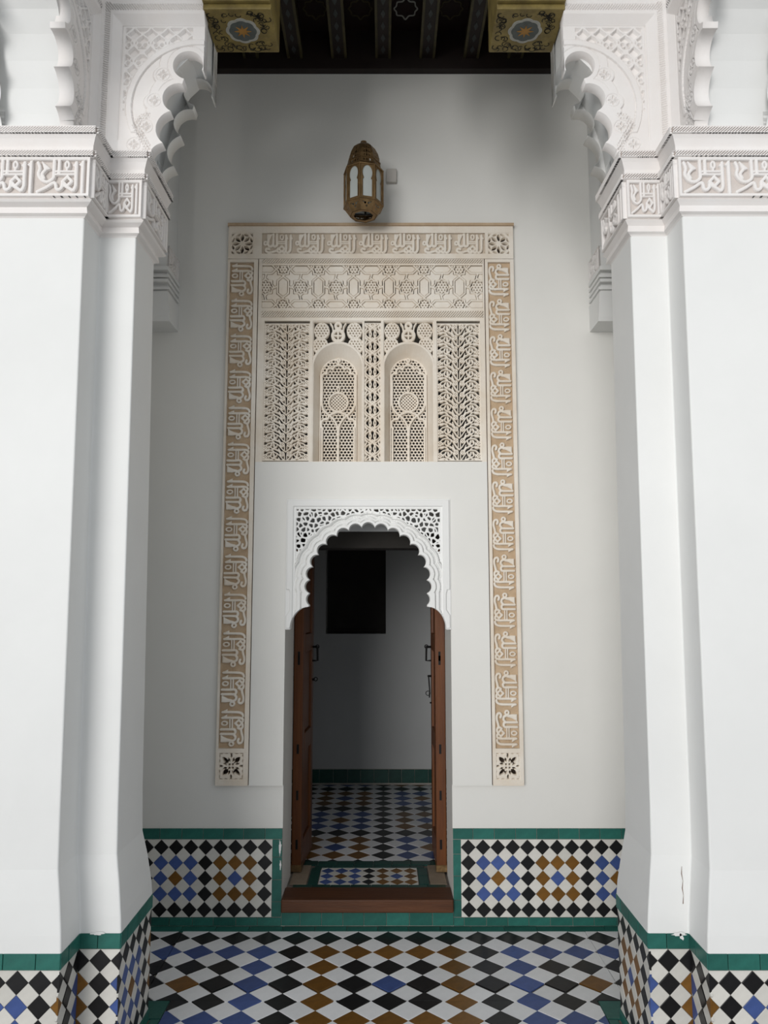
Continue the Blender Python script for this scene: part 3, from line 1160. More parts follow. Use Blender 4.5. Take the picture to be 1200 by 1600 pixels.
def pillar(sd, label):
    xi, xr, xo = (-0.876, -1.014, -1.475) if sd < 0 else (0.879, 1.016, 1.477)
    ob, ot = (-0.033, -0.064) if sd < 0 else (-0.030, -0.052)
    root = thing('pillar', label, 'pillar', ((xr + xi) / 2 * 1.1, 2.8, 0))
    if sd < 0:
        path = [(xo, RY), (xo, L1Y), (xr, L1Y), (xr, F2Y), (xi, F2Y), (xi, RY)]
    else:
        path = [(xi, RY), (xi, F2Y), (xr, F2Y), (xr, L1Y), (xo, L1Y), (xo, RY)]
    # dado body
    d = MB()
    d.sweep(path, [(-0.010, 0.0), (-0.010, DADO - 0.003), (ob, DADO - 0.003)], closed=True)
    dado = d.build('tile_dado', 'grout', root)
    for i in range(5):
        a, b = path[i], path[i + 1]
        L, an = dirs(a, b)
        if abs(a[0] - xo) < 1e-6 and abs(b[0] - xo) < 1e-6:
            continue
        n = Vector((math.sin(an), -math.cos(an)))
        pl = Plane((a[0] - n.x * 0.010, a[1] - n.y * 0.010, 0), (0, 0, an))
        lo = 0.0
        hi = L
        # align a black column with each face
        if L > 0.37: c0, cc = ((-1.079 - xo) if sd < 0 else (1.085 - xr)), ring_colour(4, 0, 0, 1 if sd < 0 else 0)
        elif L > 0.2: c0, cc = L / 2 - 0.036, ring_colour(4, 2, 0, 1 if sd < 0 else 0)
        else: c0, cc = L / 2, ring_colour(4, 0, 0, 0 if sd < 0 else 1)
        cc_i = 3 if sd < 0 else 2            # index of the inner corner in the plan
        lo = -0.0045 if i == cc_i else 0.004
        hi = L + 0.0045 if i + 1 == cc_i else L - 0.004
        diamonds(pl, dado, [(lo, hi, 0.040, 0.399)], (c0, 0.362), S_W, cc, 't_white', 0.0010, 0.006)
        bricks(pl, dado, lo - (0.002 if lo > 0 else 0), hi + (0.002 if hi < L else 0), 0.400, DADO, 0.100, start=0.04, t=0.010)
        bricks(pl, dado, lo - (0.002 if lo > 0 else 0), hi + (0.002 if hi < L else 0), 0.001, 0.039, 0.100, start=0.02, t=0.010)
    # shaft with flared foot
    s_ = MB()
    s_.sweep(path, [(-0.002, DADO - 0.002), (-0.006, 0.50), (-0.020, 0.60), (ob - 0.004, 0.69), (ob - 0.008, 0.85), (ot, Z_SH - 0.01), (ot, Z_SH + 0.05)], closed=True)
    sh = s_.build('shaft', 'plaster', root)
    md = sh.modifiers.new('bevel', 'BEVEL'); md.width = 0.006; md.segments = 3; md.limit_method = 'ANGLE'; md.angle_limit = math.radians(40)
    # cornice
    c = MB()
    B_ = -0.036
    prof = [(ot, Z_SH - 0.005), (ot + 0.004, Z_SH), (ot + 0.016, Z_SH + 0.006), (ot + 0.012, Z_SH + 0.03), (B_ + 0.004, Z_SH + 0.04), (B_ + 0.010, Z_B0 - 0.008), (B_ + 0.002, Z_B0 - 0.002), (B_, Z_B0), (B_, Z_B1),
            (B_ + 0.012, Z_B1 + 0.001), (B_ + 0.012, Z_R1), (B_ + 0.006, Z_R1 + 0.004), (B_ + 0.006, Z_R1 + 0.02), (B_ + 0.014, Z_C1 - 0.012), (B_ + 0.020, Z_C1), (B_ + 0.020, Z_K), (B_ - 0.08, Z_K + 0.002)]
    c.sweep(path, prof, closed=True)
    cor = c.build('cornice', 'stucco_pier', root)
    pb = offset_path(path + [path[0]], B_)
    # proper mitred offsets for closed path
    m = MB(); m.sweep(path, [(B_, 0), (B_ + 0.012, 0), (B_ + 0.020, 0)], closed=True)
    for i in range(5):
        if abs(path[i][0] - xo) < 1e-6 and abs(path[i + 1][0] - xo) < 1e-6:
            continue
        q = [[(m.v[((i + e) % 6) * 3 + k][0], m.v[((i + e) % 6) * 3 + k][1]) for e in (0, 1)] for k in range(3)]
        band_relief(cor, q[0][0], q[0][1], Z_B0 + 0.002, Z_B1)
        cord_relief(cor, q[1][0], q[1][1], Z_B1 + 0.003, Z_R1 - 0.001)
        cord_relief(cor, q[2][0], q[2][1], Z_C1 + 0.002, Z_K - 0.001)
    # upper block
    T = 0.240
    fy = F2Y + 0.020
    px = sd * 0.908                       # springing edge of the cross corbel
    ux = sd * 1.092
    xb, xa = sorted((px - sd * 0.0, ux))
    u = MB()
    u.box(xb + 0.02, xa - 0.02, fy + RIB, fy + T, Z_K, Z_TOP)
    u.box(xb, xa, fy + 0.001, fy + RIB, 3.90, Z_TOP)
    oxa, oxb = sorted((ux, sd * 1.437))
    oia, oib = sorted((ux + sd * (RIB + 0.001), sd * 1.437))
    u.box(oia, oib, L1Y + 0.036, fy + T, Z_K, 3.90)
    u.box(oxa, oxb, L1Y + 0.036, fy + T, 3.90, Z_TOP)
    up = u.build('upper_wall', 'plaster', root)
    # cross corbel (toward the other pillar) and long corbel (toward the courtyard)
    put_corbel(root, (px, fy, 0), 0.0, sd > 0, T)
    T2 = 0.345
    oy = L1Y + 0.030
    if sd < 0:
        # carved side faces +X, projection -Y : flipped mesh turned by +90
        put_corbel(root, (ux, oy, 0), PI / 2, True, T2)
    else:
        put_corbel(root, (ux, oy, 0), -PI / 2, False, T2)
    return root


pil_l = pillar(-1, 'white stepped pillar with smooth plaster foot, beside the door leaf with a short latch')
pil_r = pillar(1, 'white stepped pillar with cracked plaster foot, beside the door leaf with hanging ring')

# crack and flaked plaster at the foot of one pillar
FOOT = [(DADO - 0.002, -0.002), (0.50, -0.006), (0.60, -0.020), (0.69, -0.034), (0.85, -0.038)]


def foot_y(z):
    zs_, os_ = zip(*FOOT)
    return F2Y - float(np.interp(z, zs_, os_))


ck = MB()
cpts = [(1.013, 0.655), (1.010, 0.632), (1.0125, 0.610), (1.008, 0.588), (1.010, 0.566), (1.006, 0.540)]
for i in range(len(cpts) - 1):
    (xa, za), (xb, zb) = cpts[i], cpts[i + 1]
    w0 = 0.0006 + 0.0009 * (i % 2)
    w1 = 0.0006 + 0.0009 * ((i + 1) % 2)
    ck.face([(xa - w0, foot_y(za) - .0012, za), (xb - w1, foot_y(zb) - .0012, zb), (xb + w1, foot_y(zb) - .0012, zb), (xa + w0, foot_y(za) - .0012, za)])
ck.build('crack', 'groove', pil_r)


def smear(parent, cx, cz, y, w_, h_, seed, name='plaster_smear'):
    r_ = random.Random(seed)
    k = 18
    pts = []
    for i in range(k):
        a = 2 * PI * i / k
        q = r_.uniform(.45, 1.0)
        pts.append((cx + w_ * q * math.cos(a), cz + h_ * q * math.sin(a)))
    m = MB().prism(pts, lambda a, b, t: (a, t, b), y - 0.0012, y + 0.0)
    return m.build(name, 'plaster', parent)


smear(pil_r, 0.985, 0.449, F2Y - 0.0005, 0.030, 0.009, 3)
smear(pil_r, 0.992, 0.440, F2Y - 0.0005, 0.009, 0.014, 4)
smear(pil_l, -0.955, 0.450, F2Y - 0.0005, 0.03, 0.007, 5)
smear(wall_back, -0.505, 0.36, WALL_Y - 0.0125, 0.008, 0.05, 8)
smear(wall_back, -0.502, 0.28, WALL_Y - 0.0125, 0.006, 0.03, 9)

# walls carried by the courtyard-side corbels and the lintel across
for sd in (-1, 1):
    xa, xb = sorted((sd * 1.092, sd * 1.437))
    m = MB().box(xa, xb, -2.0, L1Y + 0.0358, 3.9005, 6.2)
    struct(m.build('wall_left' if sd < 0 else 'wall_right', 'plaster'), 'plastered wall over the arcade beside the ' + ('smooth' if sd < 0 else 'cracked') + ' footed pillar')
m = MB().box(-1.385, 1.385, F2Y + 0.02, F2Y + 0.26, Z_TOP + 0.001, 6.2)
struct(m.build('wall_front', 'plaster'), 'plastered wall over the beam joining both pillars')


# ================================================================== painted beam ends and lintel
def beam_end(sd):
    x0, x1 = sorted((sd * 0.700, sd * 0.436))
    y0, y1 = F2Y + 0.012, F2Y + 0.250
    z0 = 3.822
    root = thing('painted_beam_end', 'yellow painted beam end with flower medallion, on the corbel of the ' + ('smooth' if sd < 0 else 'cracked') + ' footed pillar', 'beam', ((x0 + x1) / 2, (y0 + y1) / 2, z0), 'painted beam ends on the two corbels')
    b = MB().box(x0, x1, y0, y1, z0, z0 + 0.36)
    b.box(x0, x1, y0 - 0.02, y0, z0 + 0.02, z0 + 0.36)
    bo = bevel(b.build('block', 'yellow', root), 0.004)
    xa, xb = sorted((sd * 0.700, sd * 0.25))
    bevel(MB().box(xa, xb, y0 + 0.01, y1 - 0.01, z0 + 0.361, 4.501).build('upper_block', 'yellow', root), 0.004)
    cx, cy = (x0 + x1) / 2 - sd * 0.0, (y0 + y1) / 2 - 0.005
    cx = sd * (0.565)
    for nm, ma, R, lob, dz in (('medallion', 'palepaint', 0.062, 0.10, 0.002), ('medallion_field', 'bluegrey', 0.051, 0.08, 0.003)):
        poly = [(cx + (R * (1 + lob * abs(math.cos(4 * a)))) * math.cos(a), cy + R * 0.98 * (1 + lob * abs(math.cos(4 * a))) * math.sin(a)) for a in [2 * PI * q / 64 for q in range(64)]]
        m = MB().prism(poly, lambda a, b, t: (a, b, t), z0 - dz, z0 - 0.0)
        m.build(nm, ma, root)
    poly = []
    for q in range(16):
        a = 2 * PI * q / 16
        R = 0.034 if q % 2 == 0 else 0.014
        poly.append((cx + R * math.cos(a), cy + R * math.sin(a)))
    MB().prism(poly, lambda a, b, t: (a, b, t), z0 - 0.0045, z0).build('flower', 'orange', root)
    # painted scrolls on the underside
    r2 = np.random.default_rng(5)
    sc = MB()
    for q in range(150):
        a, bq = r2.uniform(x0 + .02, x1 - .02), r2.uniform(y0 + .02, y1 - .02)
        if math.hypot(a - cx, bq - cy) < 0.082: continue
        th_ = r2.uniform(0, 2 * PI); rr = r2.uniform(.008, .014)
        pts = [(a + rr * math.cos(th_ + t * .5), bq + rr * math.sin(th_ + t * .5)) for t in range(8)]
        for i in range(7):
            (ax, ay), (bx, by) = pts[i], pts[i + 1]
            nx_, ny_ = (by - ay), -(bx - ax)
            k = 0.0018 / max(1e-5, math.hypot(nx_, ny_))
            sc.face([(ax - nx_ * k, ay - ny_ * k, z0 - 0.0012), (bx - nx_ * k, by - ny_ * k, z0 - 0.0012), (bx + nx_ * k, by + ny_ * k, z0 - 0.0012), (ax + nx_ * k, ay + ny_ * k, z0 - 0.0012)])
    tag(sc.build('painted_scrolls', 'blackpaint', root), kind='stuff')
    # carved end board on the room side
    return root


for sd in (-1, 1):
    beam_end(sd)
m = MB().box(-0.899, 0.899, F2Y + 0.022, F2Y + 0.24, 4.502, Z_TOP)
lint = tag(m.build('lintel_beam', 'yellow', None, origin=(0, F2Y + 0.13, 4.502)), 'long painted wooden lintel beam resting on both beam ends', 'beam')


# ================================================================== wall brackets behind the pillars
def bracket(sd):
    xa, xb = sorted((sd * 1.085, sd * 1.403))
    root = thing('wall_bracket', 'white plaster bracket with stacked mouldings on the wall behind the ' + ('smooth' if sd < 0 else 'cracked') + ' footed pillar', 'bracket', ((xa + xb) / 2, WALL_Y, 2.96), 'plaster brackets behind the pillars')
    m = MB()
    y = WALL_Y - 0.001
    for z0, z1, d0, d1 in ((2.96, 2.98, .16, .17), (2.98, 3.10, .17, .20), (3.115, 3.13, .19, .19), (3.145, 3.16, .215, .215), (3.175, 3.19, .20, .2), (3.205, 3.225, .22, .22)):
        m.prism([(y, z0), (y - d0, z0), (y - d1, z1), (y, z1)], lambda a, b, t: (t, a, b), xa, xb)
    m.prism([(y, 3.10), (y - .175, 3.10), (y - .195, 3.34), (y, 3.34)], lambda a, b, t: (t, a, b), xa + 0.012, xb - 0.012)
    m.build('mouldings', 'plaster', root)
    p = [(y - .195, WALL_Y)]
    f = Fld(0, 0.19, 3.23, 3.345, 0.003)
    f.F = np.maximum(f.F, 0.006 - f.rect())
    motif_pier(f, lambda x, yv: (0.01 + x * 0.118, 3.238 + yv * 0.10), 0.10)
    me = relief_mesh('inscription', f, f.F, 0.008, 0.0, ['stucco_pier'])
    if sd < 0:
        place('inscription', me, root, (xb - 0.012, y - 0.191, 0), PI / 2)
    else:
        place('inscription', me, root, (xa + 0.012, y - 0.001, 0), -PI / 2)
    u = MB().box(xa + 0.02, xb - 0.02, WALL_Y - 0.19, y, 3.34, 4.42)
    u.build('upper_pilaster', 'plaster', root)
    return root


for sd in (-1, 1):
    bracket(sd)

# ================================================================== CARVED DOOR SURROUND
PY = 3.885                                  # face of the surround
XL, XR = -0.826, 0.686
ZB, ZT = 0.655, 3.535
GL, GR = -0.664, 0.531                      # joints between side bands and the middle
portal = thing('stucco_surround', 'tall cream stucco door surround carved with inscriptions, stars and two grille windows', 'door surround', (-0.07, WALL_Y, ZB))
BAND_L = (-0.815, -0.688)
BAND_R = (0.549, 0.667)
BZ0, BZ1 = 0.832, 3.335


def slab(x0, x1, z0, z1, holes, name, ma='stucco', y0=PY, y1=WALL_Y - 0.0005):
    """flat slab with rectangular holes"""
    xs_ = sorted({x0, x1, *[h[0] for h in holes], *[h[1] for h in holes]})
    zs_ = sorted({z0, z1, *[h[2] for h in holes], *[h[3] for h in holes]})
    m = MB()
    g = {}
    for i in range(len(xs_) - 1):
        for k in range(len(zs_) - 1):
            cx, cz = (xs_[i] + xs_[i + 1]) / 2, (zs_[k] + zs_[k + 1]) / 2
            g[i, k] = not any(h[0] < cx < h[1] and h[2] < cz < h[3] for h in holes)
    for (i, k), ok in g.items():
        if not ok: continue
        a, b, c_, d_ = xs_[i], xs_[i + 1], zs_[k], zs_[k + 1]
        m.face([(a, y0, c_), (b, y0, c_), (b, y0, d_), (a, y0, d_)])
        if not g.get((i - 1, k)): m.face([(a, y1, c_), (a, y0, c_), (a, y0, d_), (a, y1, d_)])
        if not g.get((i + 1, k)): m.face([(b, y0, c_), (b, y1, c_), (b, y1, d_), (b, y0, d_)])
        if not g.get((i, k - 1)): m.face([(a, y1, c_), (b, y1, c_), (b, y0, c_), (a, y0, c_)])
        if not g.get((i, k + 1)): m.face([(a, y0, d_), (b, y0, d_), (b, y1, d_), (a, y1, d_)])
    me = bpy.data.meshes.new(name)
    o0 = abs_loc(portal)
    me.from_pydata([(x - o0.x, y - o0.y, z - o0.z) for x, y, z in m.v], [], m.f)
    me.materials.append(M[ma])
    o = bpy.data.objects.new(name, me)
    link(o, portal)
    return o


SQ = 0.118
sqh = SQUARES
jo = 0.0025
slab(XL, GL - jo, ZB, 3.352, [(*BAND_L, BZ0, BZ1), sqh['bl']], 'side_border')
slab(GR + jo, XR, ZB, 3.352, [(*BAND_R, BZ0, BZ1), sqh['br']], 'side_border')
TB = (-0.648, 0.536, 3.382, 3.497)
slab(XL, XR, 3.354, ZT, [TB, sqh['tl'], sqh['tr']], 'top_border')
FRZ = (-0.644, 0.520, 3.082, 3.318)
PIER = (-0.630, 0.508, 2.264, 3.012)
AR = (-0.497, 0.337, 1.41, 2.07)
slab(GL + jo, GR - jo, ZB, 2.262, [(DOOR_L, DOOR_R, ZB, 1.42), (AR[0], AR[1], 1.41, AR[3])], 'plain_field', 'wallplaster')
slab(GL + jo, GR - jo, 2.262, 3.352, [FRZ, PIER], 'window_field', 'stucco')
g = MB()
for gx in (GL, GR):
    g.box(gx - 0.01, gx + 0.01, WALL_Y - 0.006, WALL_Y - 0.001, ZB, 3.352)
g.build('joint', 'groove', portal)
# cap line along the top
cp = MB().box(XL - 0.004, XR + 0.004, PY - 0.010, WALL_Y - 0.001, ZT, ZT + 0.014)
cp.build('cap_moulding', 'ochre', portal)
# extra fine frame lines
fl_ = MB()
for x in (-0.672, 0.540):
    pass

# grounds and inscriptions of the side bands
RES = 0.0026


def ground(x0, x1, z0, z1, y, name='ground', ma='ochre'):
    m = MB()
    m.face([(x0 - .004, y, z0 - .004), (x1 + .004, y, z0 - .004), (x1 + .004, y, z1 + .004), (x0 - .004, y, z1 + .004)])
    return m.build(name, ma, portal)


NU = 13
for nm, (b0, b1), left in (('l', BAND_L, True), ('r', BAND_R, False)):
    ground(b0, b1, BZ0, BZ1, PY + 0.016)
    W_ = b1 - b0
    lenu = (BZ1 - BZ0) / NU
    sx = lenu / 1.75
    for u in range(NU):
        za = BZ0 + u * lenu
        f = Fld(0, W_, -0.012, lenu + 0.012, RES)
        kk = (W_ - 0.010)
        sxu = sx
        if left:
            # text reads downward, letter tops to the left: right' -> up, up' -> left
            Tm = lambda x, y: (W_ - 0.004 - y * kk, (x - 0.1) * sxu)
        else:
            Tm = lambda x, y: (0.004 + y * kk, lenu - (x - 0.1) * sxu)
        motif_tall(f, Tm, min(kk, sxu))
        F = np.minimum(f.F, rrect(f, 0, W_, -0.011 if u else 0.002, lenu + (0.011 if u < NU - 1 else -0.002)))
        me = relief_mesh('inscription_unit', f, F, rounded(F, 0.0, 0.005, 0.7), -0.017, ['stucco'])
        place('inscription_unit', me, portal, (b0, PY + 0.002, za))

# top inscription
ground(*TB, PY + 0.014, ma='tan')
lenu = (TB[1] - TB[0]) / 7
for u in range(7):
    hh = TB[3] - TB[2]
    f = Fld(0, lenu, 0, hh, RES)
    motif_tall(f, lambda x, y: ((x - 0.1) / 1.76 * lenu, 0.003 + y * (hh - 0.006)), min(hh, lenu / 1.76) * 1.25)
    f.disc((1.09 / 1.76 * lenu, 0.003 + .23 * (hh - .006)), 0.007, cut=True)
    me = relief_mesh('inscription_unit', f, f.F, rounded(f.F, 0.0, 0.004, 0.6), -0.0145, ['stucco'])
    place('inscription_unit', me, portal, (TB[0] + u * lenu, PY + 0.001, TB[2]))

# corner rosettes
for kname, h in sqh.items():
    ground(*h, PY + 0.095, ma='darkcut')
    f = Fld(0, h[1] - h[0], 0, h[3] - h[2], 0.0022)
    R = (h[1] - h[0]) / 2
    c = (R, (h[3] - h[2]) / 2)
    f.F[:] = 1.0
    if kname[0] == 't':
        for k in range(8):
            a = k * PI / 4
            rm = 0.034
            f.lens((c[0] + rm * math.cos(a), c[1] + rm * math.sin(a)), 0.021, 0.0098, a, cut=True)
        for k in range(8):
            a = (k + .5) * PI / 4
            q = (c[0] + 0.052 * math.cos(a), c[1] + 0.052 * math.sin(a))
            f.lens(q, 0.015, 0.0062, a + PI / 2, cut=True)
        for sx_ in (-1, 1):
            for sz_ in (-1, 1):
                f.poly([(c[0] + sx_ * .055, c[1] + sz_ * .058), (c[0] + sx_ * .056, c[1] + sz_ * .038), (c[0] + sx_ * .038, c[1] + sz_ * .057)], cut=True)
    else:
        for k in range(4):
            a = PI / 4 + k * PI / 2
            f.lens((c[0] + .040 * math.cos(a), c[1] + .040 * math.sin(a)), 0.021, 0.0105, a, cut=True)
            a = k * PI / 2
            ca, sa = math.cos(a), math.sin(a)
            for q in ((.030, .010), (.030, -.010), (.050, 0)):
                f.lens((c[0] + q[0] * ca - q[1] * sa, c[1] + q[0] * sa + q[1] * ca), 0.0115, 0.0055, a + (0.4 if q[1] > 0 else -0.4 if q[1] < 0 else 0), cut=True)
        for i in (-1, 1):
            for k in (-1, 1):
                f.poly([(c[0] + i * .003, c[1] + k * .003), (c[0] + i * .014, c[1] + k * .003), (c[0] + i * .014, c[1] + k * .014), (c[0] + i * .003, c[1] + k * .014)], cut=True)
        for k in range(-2, 3):
            for sg in (-1, 1):
                f.lens((c[0] + k * .025, c[1] + sg * .064), 0.0120, 0.0060, 0, cut=True)
                f.lens((c[0] + sg * .060, c[1] + k * .025), 0.0120, 0.0060, PI / 2, cut=True)
    F = np.maximum(f.F, 0.003 - f.rect())
    me = relief_mesh('corner_rosette', f, F, rounded(F, 0.0, 0.004, 0.5), -0.038, ['stucco'])
    place('corner_rosette', me, portal, (h[0], PY + 0.002, h[2]))

# cords above and below the star frieze
for z0, z1 in ((3.326, 3.350), (3.030, 3.066)):
    f = Fld(FRZ[0], FRZ[1], 0, z1 - z0, RES)
    F = np.minimum(stripes(f, 0.0130, -0.9, 0.58), f.rect(0.001))
    me = relief_mesh('cord_moulding', f, F, rounded(F, 0.010, 0.004, 0.8), 0.0, ['stucco'])
    place('cord_moulding', me, portal, (0, PY - 0.0005, z0))

# star frieze
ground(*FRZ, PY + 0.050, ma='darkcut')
f = Fld(FRZ[0], FRZ[1], FRZ[2], FRZ[3], 0.0020)
PX = 0.1865
cx0 = P(525, 450, 3.89).x                   # centre of a star column
zc = (FRZ[2] + FRZ[3]) / 2
PZ = 0.196
SK = np.full(f.X.shape, -9.0)               # skeleton of the interlaced bands: -(distance)
R8 = 0.046
stars = []
for i in range(-5, 7):
    stars.append((cx0 + i * PX, zc, 1.0))
    for s_ in (-1, 1):
        stars.append((cx0 + (i + .5) * PX, zc + s_ * PZ / 2, 0.80))


def star8(c, R, r):
    return [(c[0] + (R if k % 2 == 0 else r) * math.cos(k * PI / 8), c[1] + (R if k % 2 == 0 else r) * math.sin(k * PI / 8)) for k in range(16)]


for (x, z, s_) in stars:
    f.line(star8((x, z), R8 * s_, R8 * 0.765 * s_), 0.0, closed=True, F=SK)
for i in range(-5, 7):
    # upright hexagons between stars of the middle row, flat ones along the edges
    for (hx_, hz_, up) in ((cx0 + (i + .5) * PX, zc, True), (cx0 + i * PX, zc + PZ / 2, False), (cx0 + i * PX, zc - PZ / 2, False)):
        A, B, Cc = (0.059, 0.034, 0.029) if up else (0.056, 0.034, 0.023)
        pts = [(A, 0), (B, Cc), (-B, Cc), (-A, 0), (-B, -Cc), (B, -Cc)]
        if up: pts = [(q[1], q[0]) for q in pts]
        f.line([(hx_ + q[0], hz_ + q[1]) for q in pts], 0.0, closed=True, F=SK)
    x = cx0 + i * PX
    for sg in (-1, 1):
        # short bands that tie star tips to the hexagons
        f.seg((x + sg * R8, zc - .004), (x + sg * (PX / 2 - .029), zc + .004), 0.0, F=SK)
        f.seg((x - .004, zc + sg * R8), (x + .004, zc + sg * (PZ / 2 - .023)), 0.0, F=SK)
dist = -SK
dist = np.minimum(dist, 0.02)
F = np.maximum(0.0036 - dist, dist - 0.0074)
H = np.where(dist < 0.0055, 0.0, -0.004)
for (x, z, s_) in stars:
    dd = np.hypot(f.X - x, f.Z - z)
    F = tri_holes(f, (x, z - 0.05), 0.0160, F, region=(R8 * .80 * s_ - dd))
F = np.minimum(F, f.rect(0.0))
me = relief_mesh('star_frieze', f, F, H + rounded(F, 0.0, 0.003, 0.5), -0.026, ['stucco'])
place('star_frieze', me, portal, (0, PY + 0.002, 0))


# --- pierced panels: arabesques
def arab(x0,x1,z0,z1,rows,seed=0):
    W2=(x1-x0)/2
    f=Fld(-W2,W2,z0,z1,0.0023)
    h=(z1-z0)/rows
    k=W2/0.119
    w=0.0056
    for r in range(-1,rows+1):
        zc=z0+(r+.5)*h
        T=lambda x,z,s:(s*x*W2,zc+z*h)
        for s in (-1,1):
            C=lambda pts,ww=w: f.line([T(x,z,s) for x,z in smooth(pts,5)],ww)
            # main tendril: from the stem up, out and curling down to the edge ring
            C([(.0,-.50),(.10,-.34),(.22,-.02),(.36,.30),(.54,.44),(.74,.38),(.86,.16)])
            # return tendril from the edge to the leaf base
            C([(.97,-.50),(.90,-.36),(.74,-.28),(.60,-.34),(.50,-.50)])
            # half palmettes
            C([(.36,.30),(.40,.02),(.50,-.14),(.62,-.10),(.66,.04)],w*.95)
            f.lens(T(.50,.10,s),0.0145,0.0056,s*1.25)
            f.lens(T(.635,.16,s),0.0125,0.0046,math.pi/2+s*.55)
            f.lens(T(.30,-.36,s),0.0095,0.0040,s*.25)
            f.seg(T(.40,-.24,s),T(.58,-.24,s),0.0042)
            for (ux,uz) in ((.15,.26),(.88,-.02)):
                c=T(ux,uz,s)
                f.disc(c,0.0128)
            f.lens(T(.27,.52,s),0.0150,0.0046,s*.95)
            f.lens(T(.36,.66,s),0.0120,0.0040,s*.15)
            f.lens(T(.78,.62,s),0.0125,0.0042,s*-.25)
            C([(.15,.30),(.24,.60),(.30,.86)],w*.8)
            f.lens(T(.73,-.02,s),0.010,0.0036,math.pi/2)
            f.seg(T(.96,-.5,s),T(.96,.5,s),0.0042)
            f.seg(T(.05,-.30,s),T(.05,.12,s),0.0042)
    for r in range(-1,rows+1):
        zc=z0+(r+.5)*h
        for s in (-1,1):
            for (ux,uz) in ((.15,.26),(.88,-.02)):
                c=(s*ux*W2,zc+uz*h)
                for q in range(4):
                    a=q*PI/2+PI/4
                    f.disc((c[0]+.0055*math.cos(a+PI/4),c[1]+.0055*math.sin(a+PI/4)),0.0026,cut=True)
            f.lens((s*.50*W2,zc+.10*h),0.006,0.0012,s*1.25,cut=True)
    return f,np.maximum(f.F,0.005-f.rect())


def arabesque(x0, x1, z0, z1, rows, name):
    f, F = arab(x0, x1, z0, z1, rows)
    me = relief_mesh(name, f, F, rounded(F, 0.0, 0.004, 0.8), -0.030, ['stucco'])
    return place(name, me, portal, ((x0 + x1) / 2, PY + 0.004, 0))


arabesque(-0.626, -0.388, PIER[2] + .004, PIER[3] - .012, 15, 'arabesque_panel')
arabesque(0.275, 0.503, PIER[2] + .004, PIER[3] - .012, 12, 'arabesque_panel')

# strips between panels
for xa, xb in ((-0.630, -0.626), (-0.388, -0.372), (-0.109, -0.103), (-0.016, -0.002), (0.259, 0.275), (0.503, 0.508)):
    m = MB().box(xa, xb, PY - 0.001, PY + 0.05, PIER[2], PIER[3])
    m.build('mullion_strip', 'stucco', portal)

# braided middle column
z0,z1=2.264,3.012
f=Fld(-0.0435,0.0435,z0+.003,z1-.01,0.0023)
per=.136
zz=np.arange(z0-.1,z1+.1,.004)
for ph in (0,PI):
    for am,w in ((.037,.0058),(.018,.005)):
        f.line([(am*math.cos(2*PI*(q-z0)/per+ph),q) for q in zz],w)
for k in range(-1,8):
    zq=z0+k*per
    for half in (0,1):
        zc=zq+half*per/2   # widest points (half 0) & (half 1)
        for s in (-1,1):
            # leaves in the eyes
            f.lens((s*.0105,zc+.012),0.020,0.0042,PI/2-s*.35)
            f.lens((s*.0105,zc-.012),0.020,0.0042,PI/2+s*.35)
            # edge petals
            f.lens((s*.036,zc+per*.25-.012),0.019,0.0042,PI/2+s*.45)
            f.lens((s*.036,zc+per*.25+.012),0.019,0.0042,PI/2-s*.45)
            f.line([(0,zc+per*.25+.014),(s*.018,zc+per*.25-.004),(s*.040,zc+per*.25+.020)],.0045)
        f.disc((0,zc+per*.25),.007)
F = np.maximum(f.F, 0.004 - f.rect())
me = relief_mesh('braided_column', f, F, rounded(F, 0.0, 0.004, 0.8), -0.030, ['stucco'])
place('braided_column', me, portal, (-0.0595, PY + 0.004, 0))


# --- grille windows
def arch_outline(hw, zb, zs_, n=22, top=None):
    ry = hw if top is None else top - zs_
    pts = [(-hw, zb)] + [(-hw * math.cos(PI * k / n), zs_ + ry * math.sin(PI * k / n)) for k in range(n + 1)] + [(hw, zb)]
    return pts


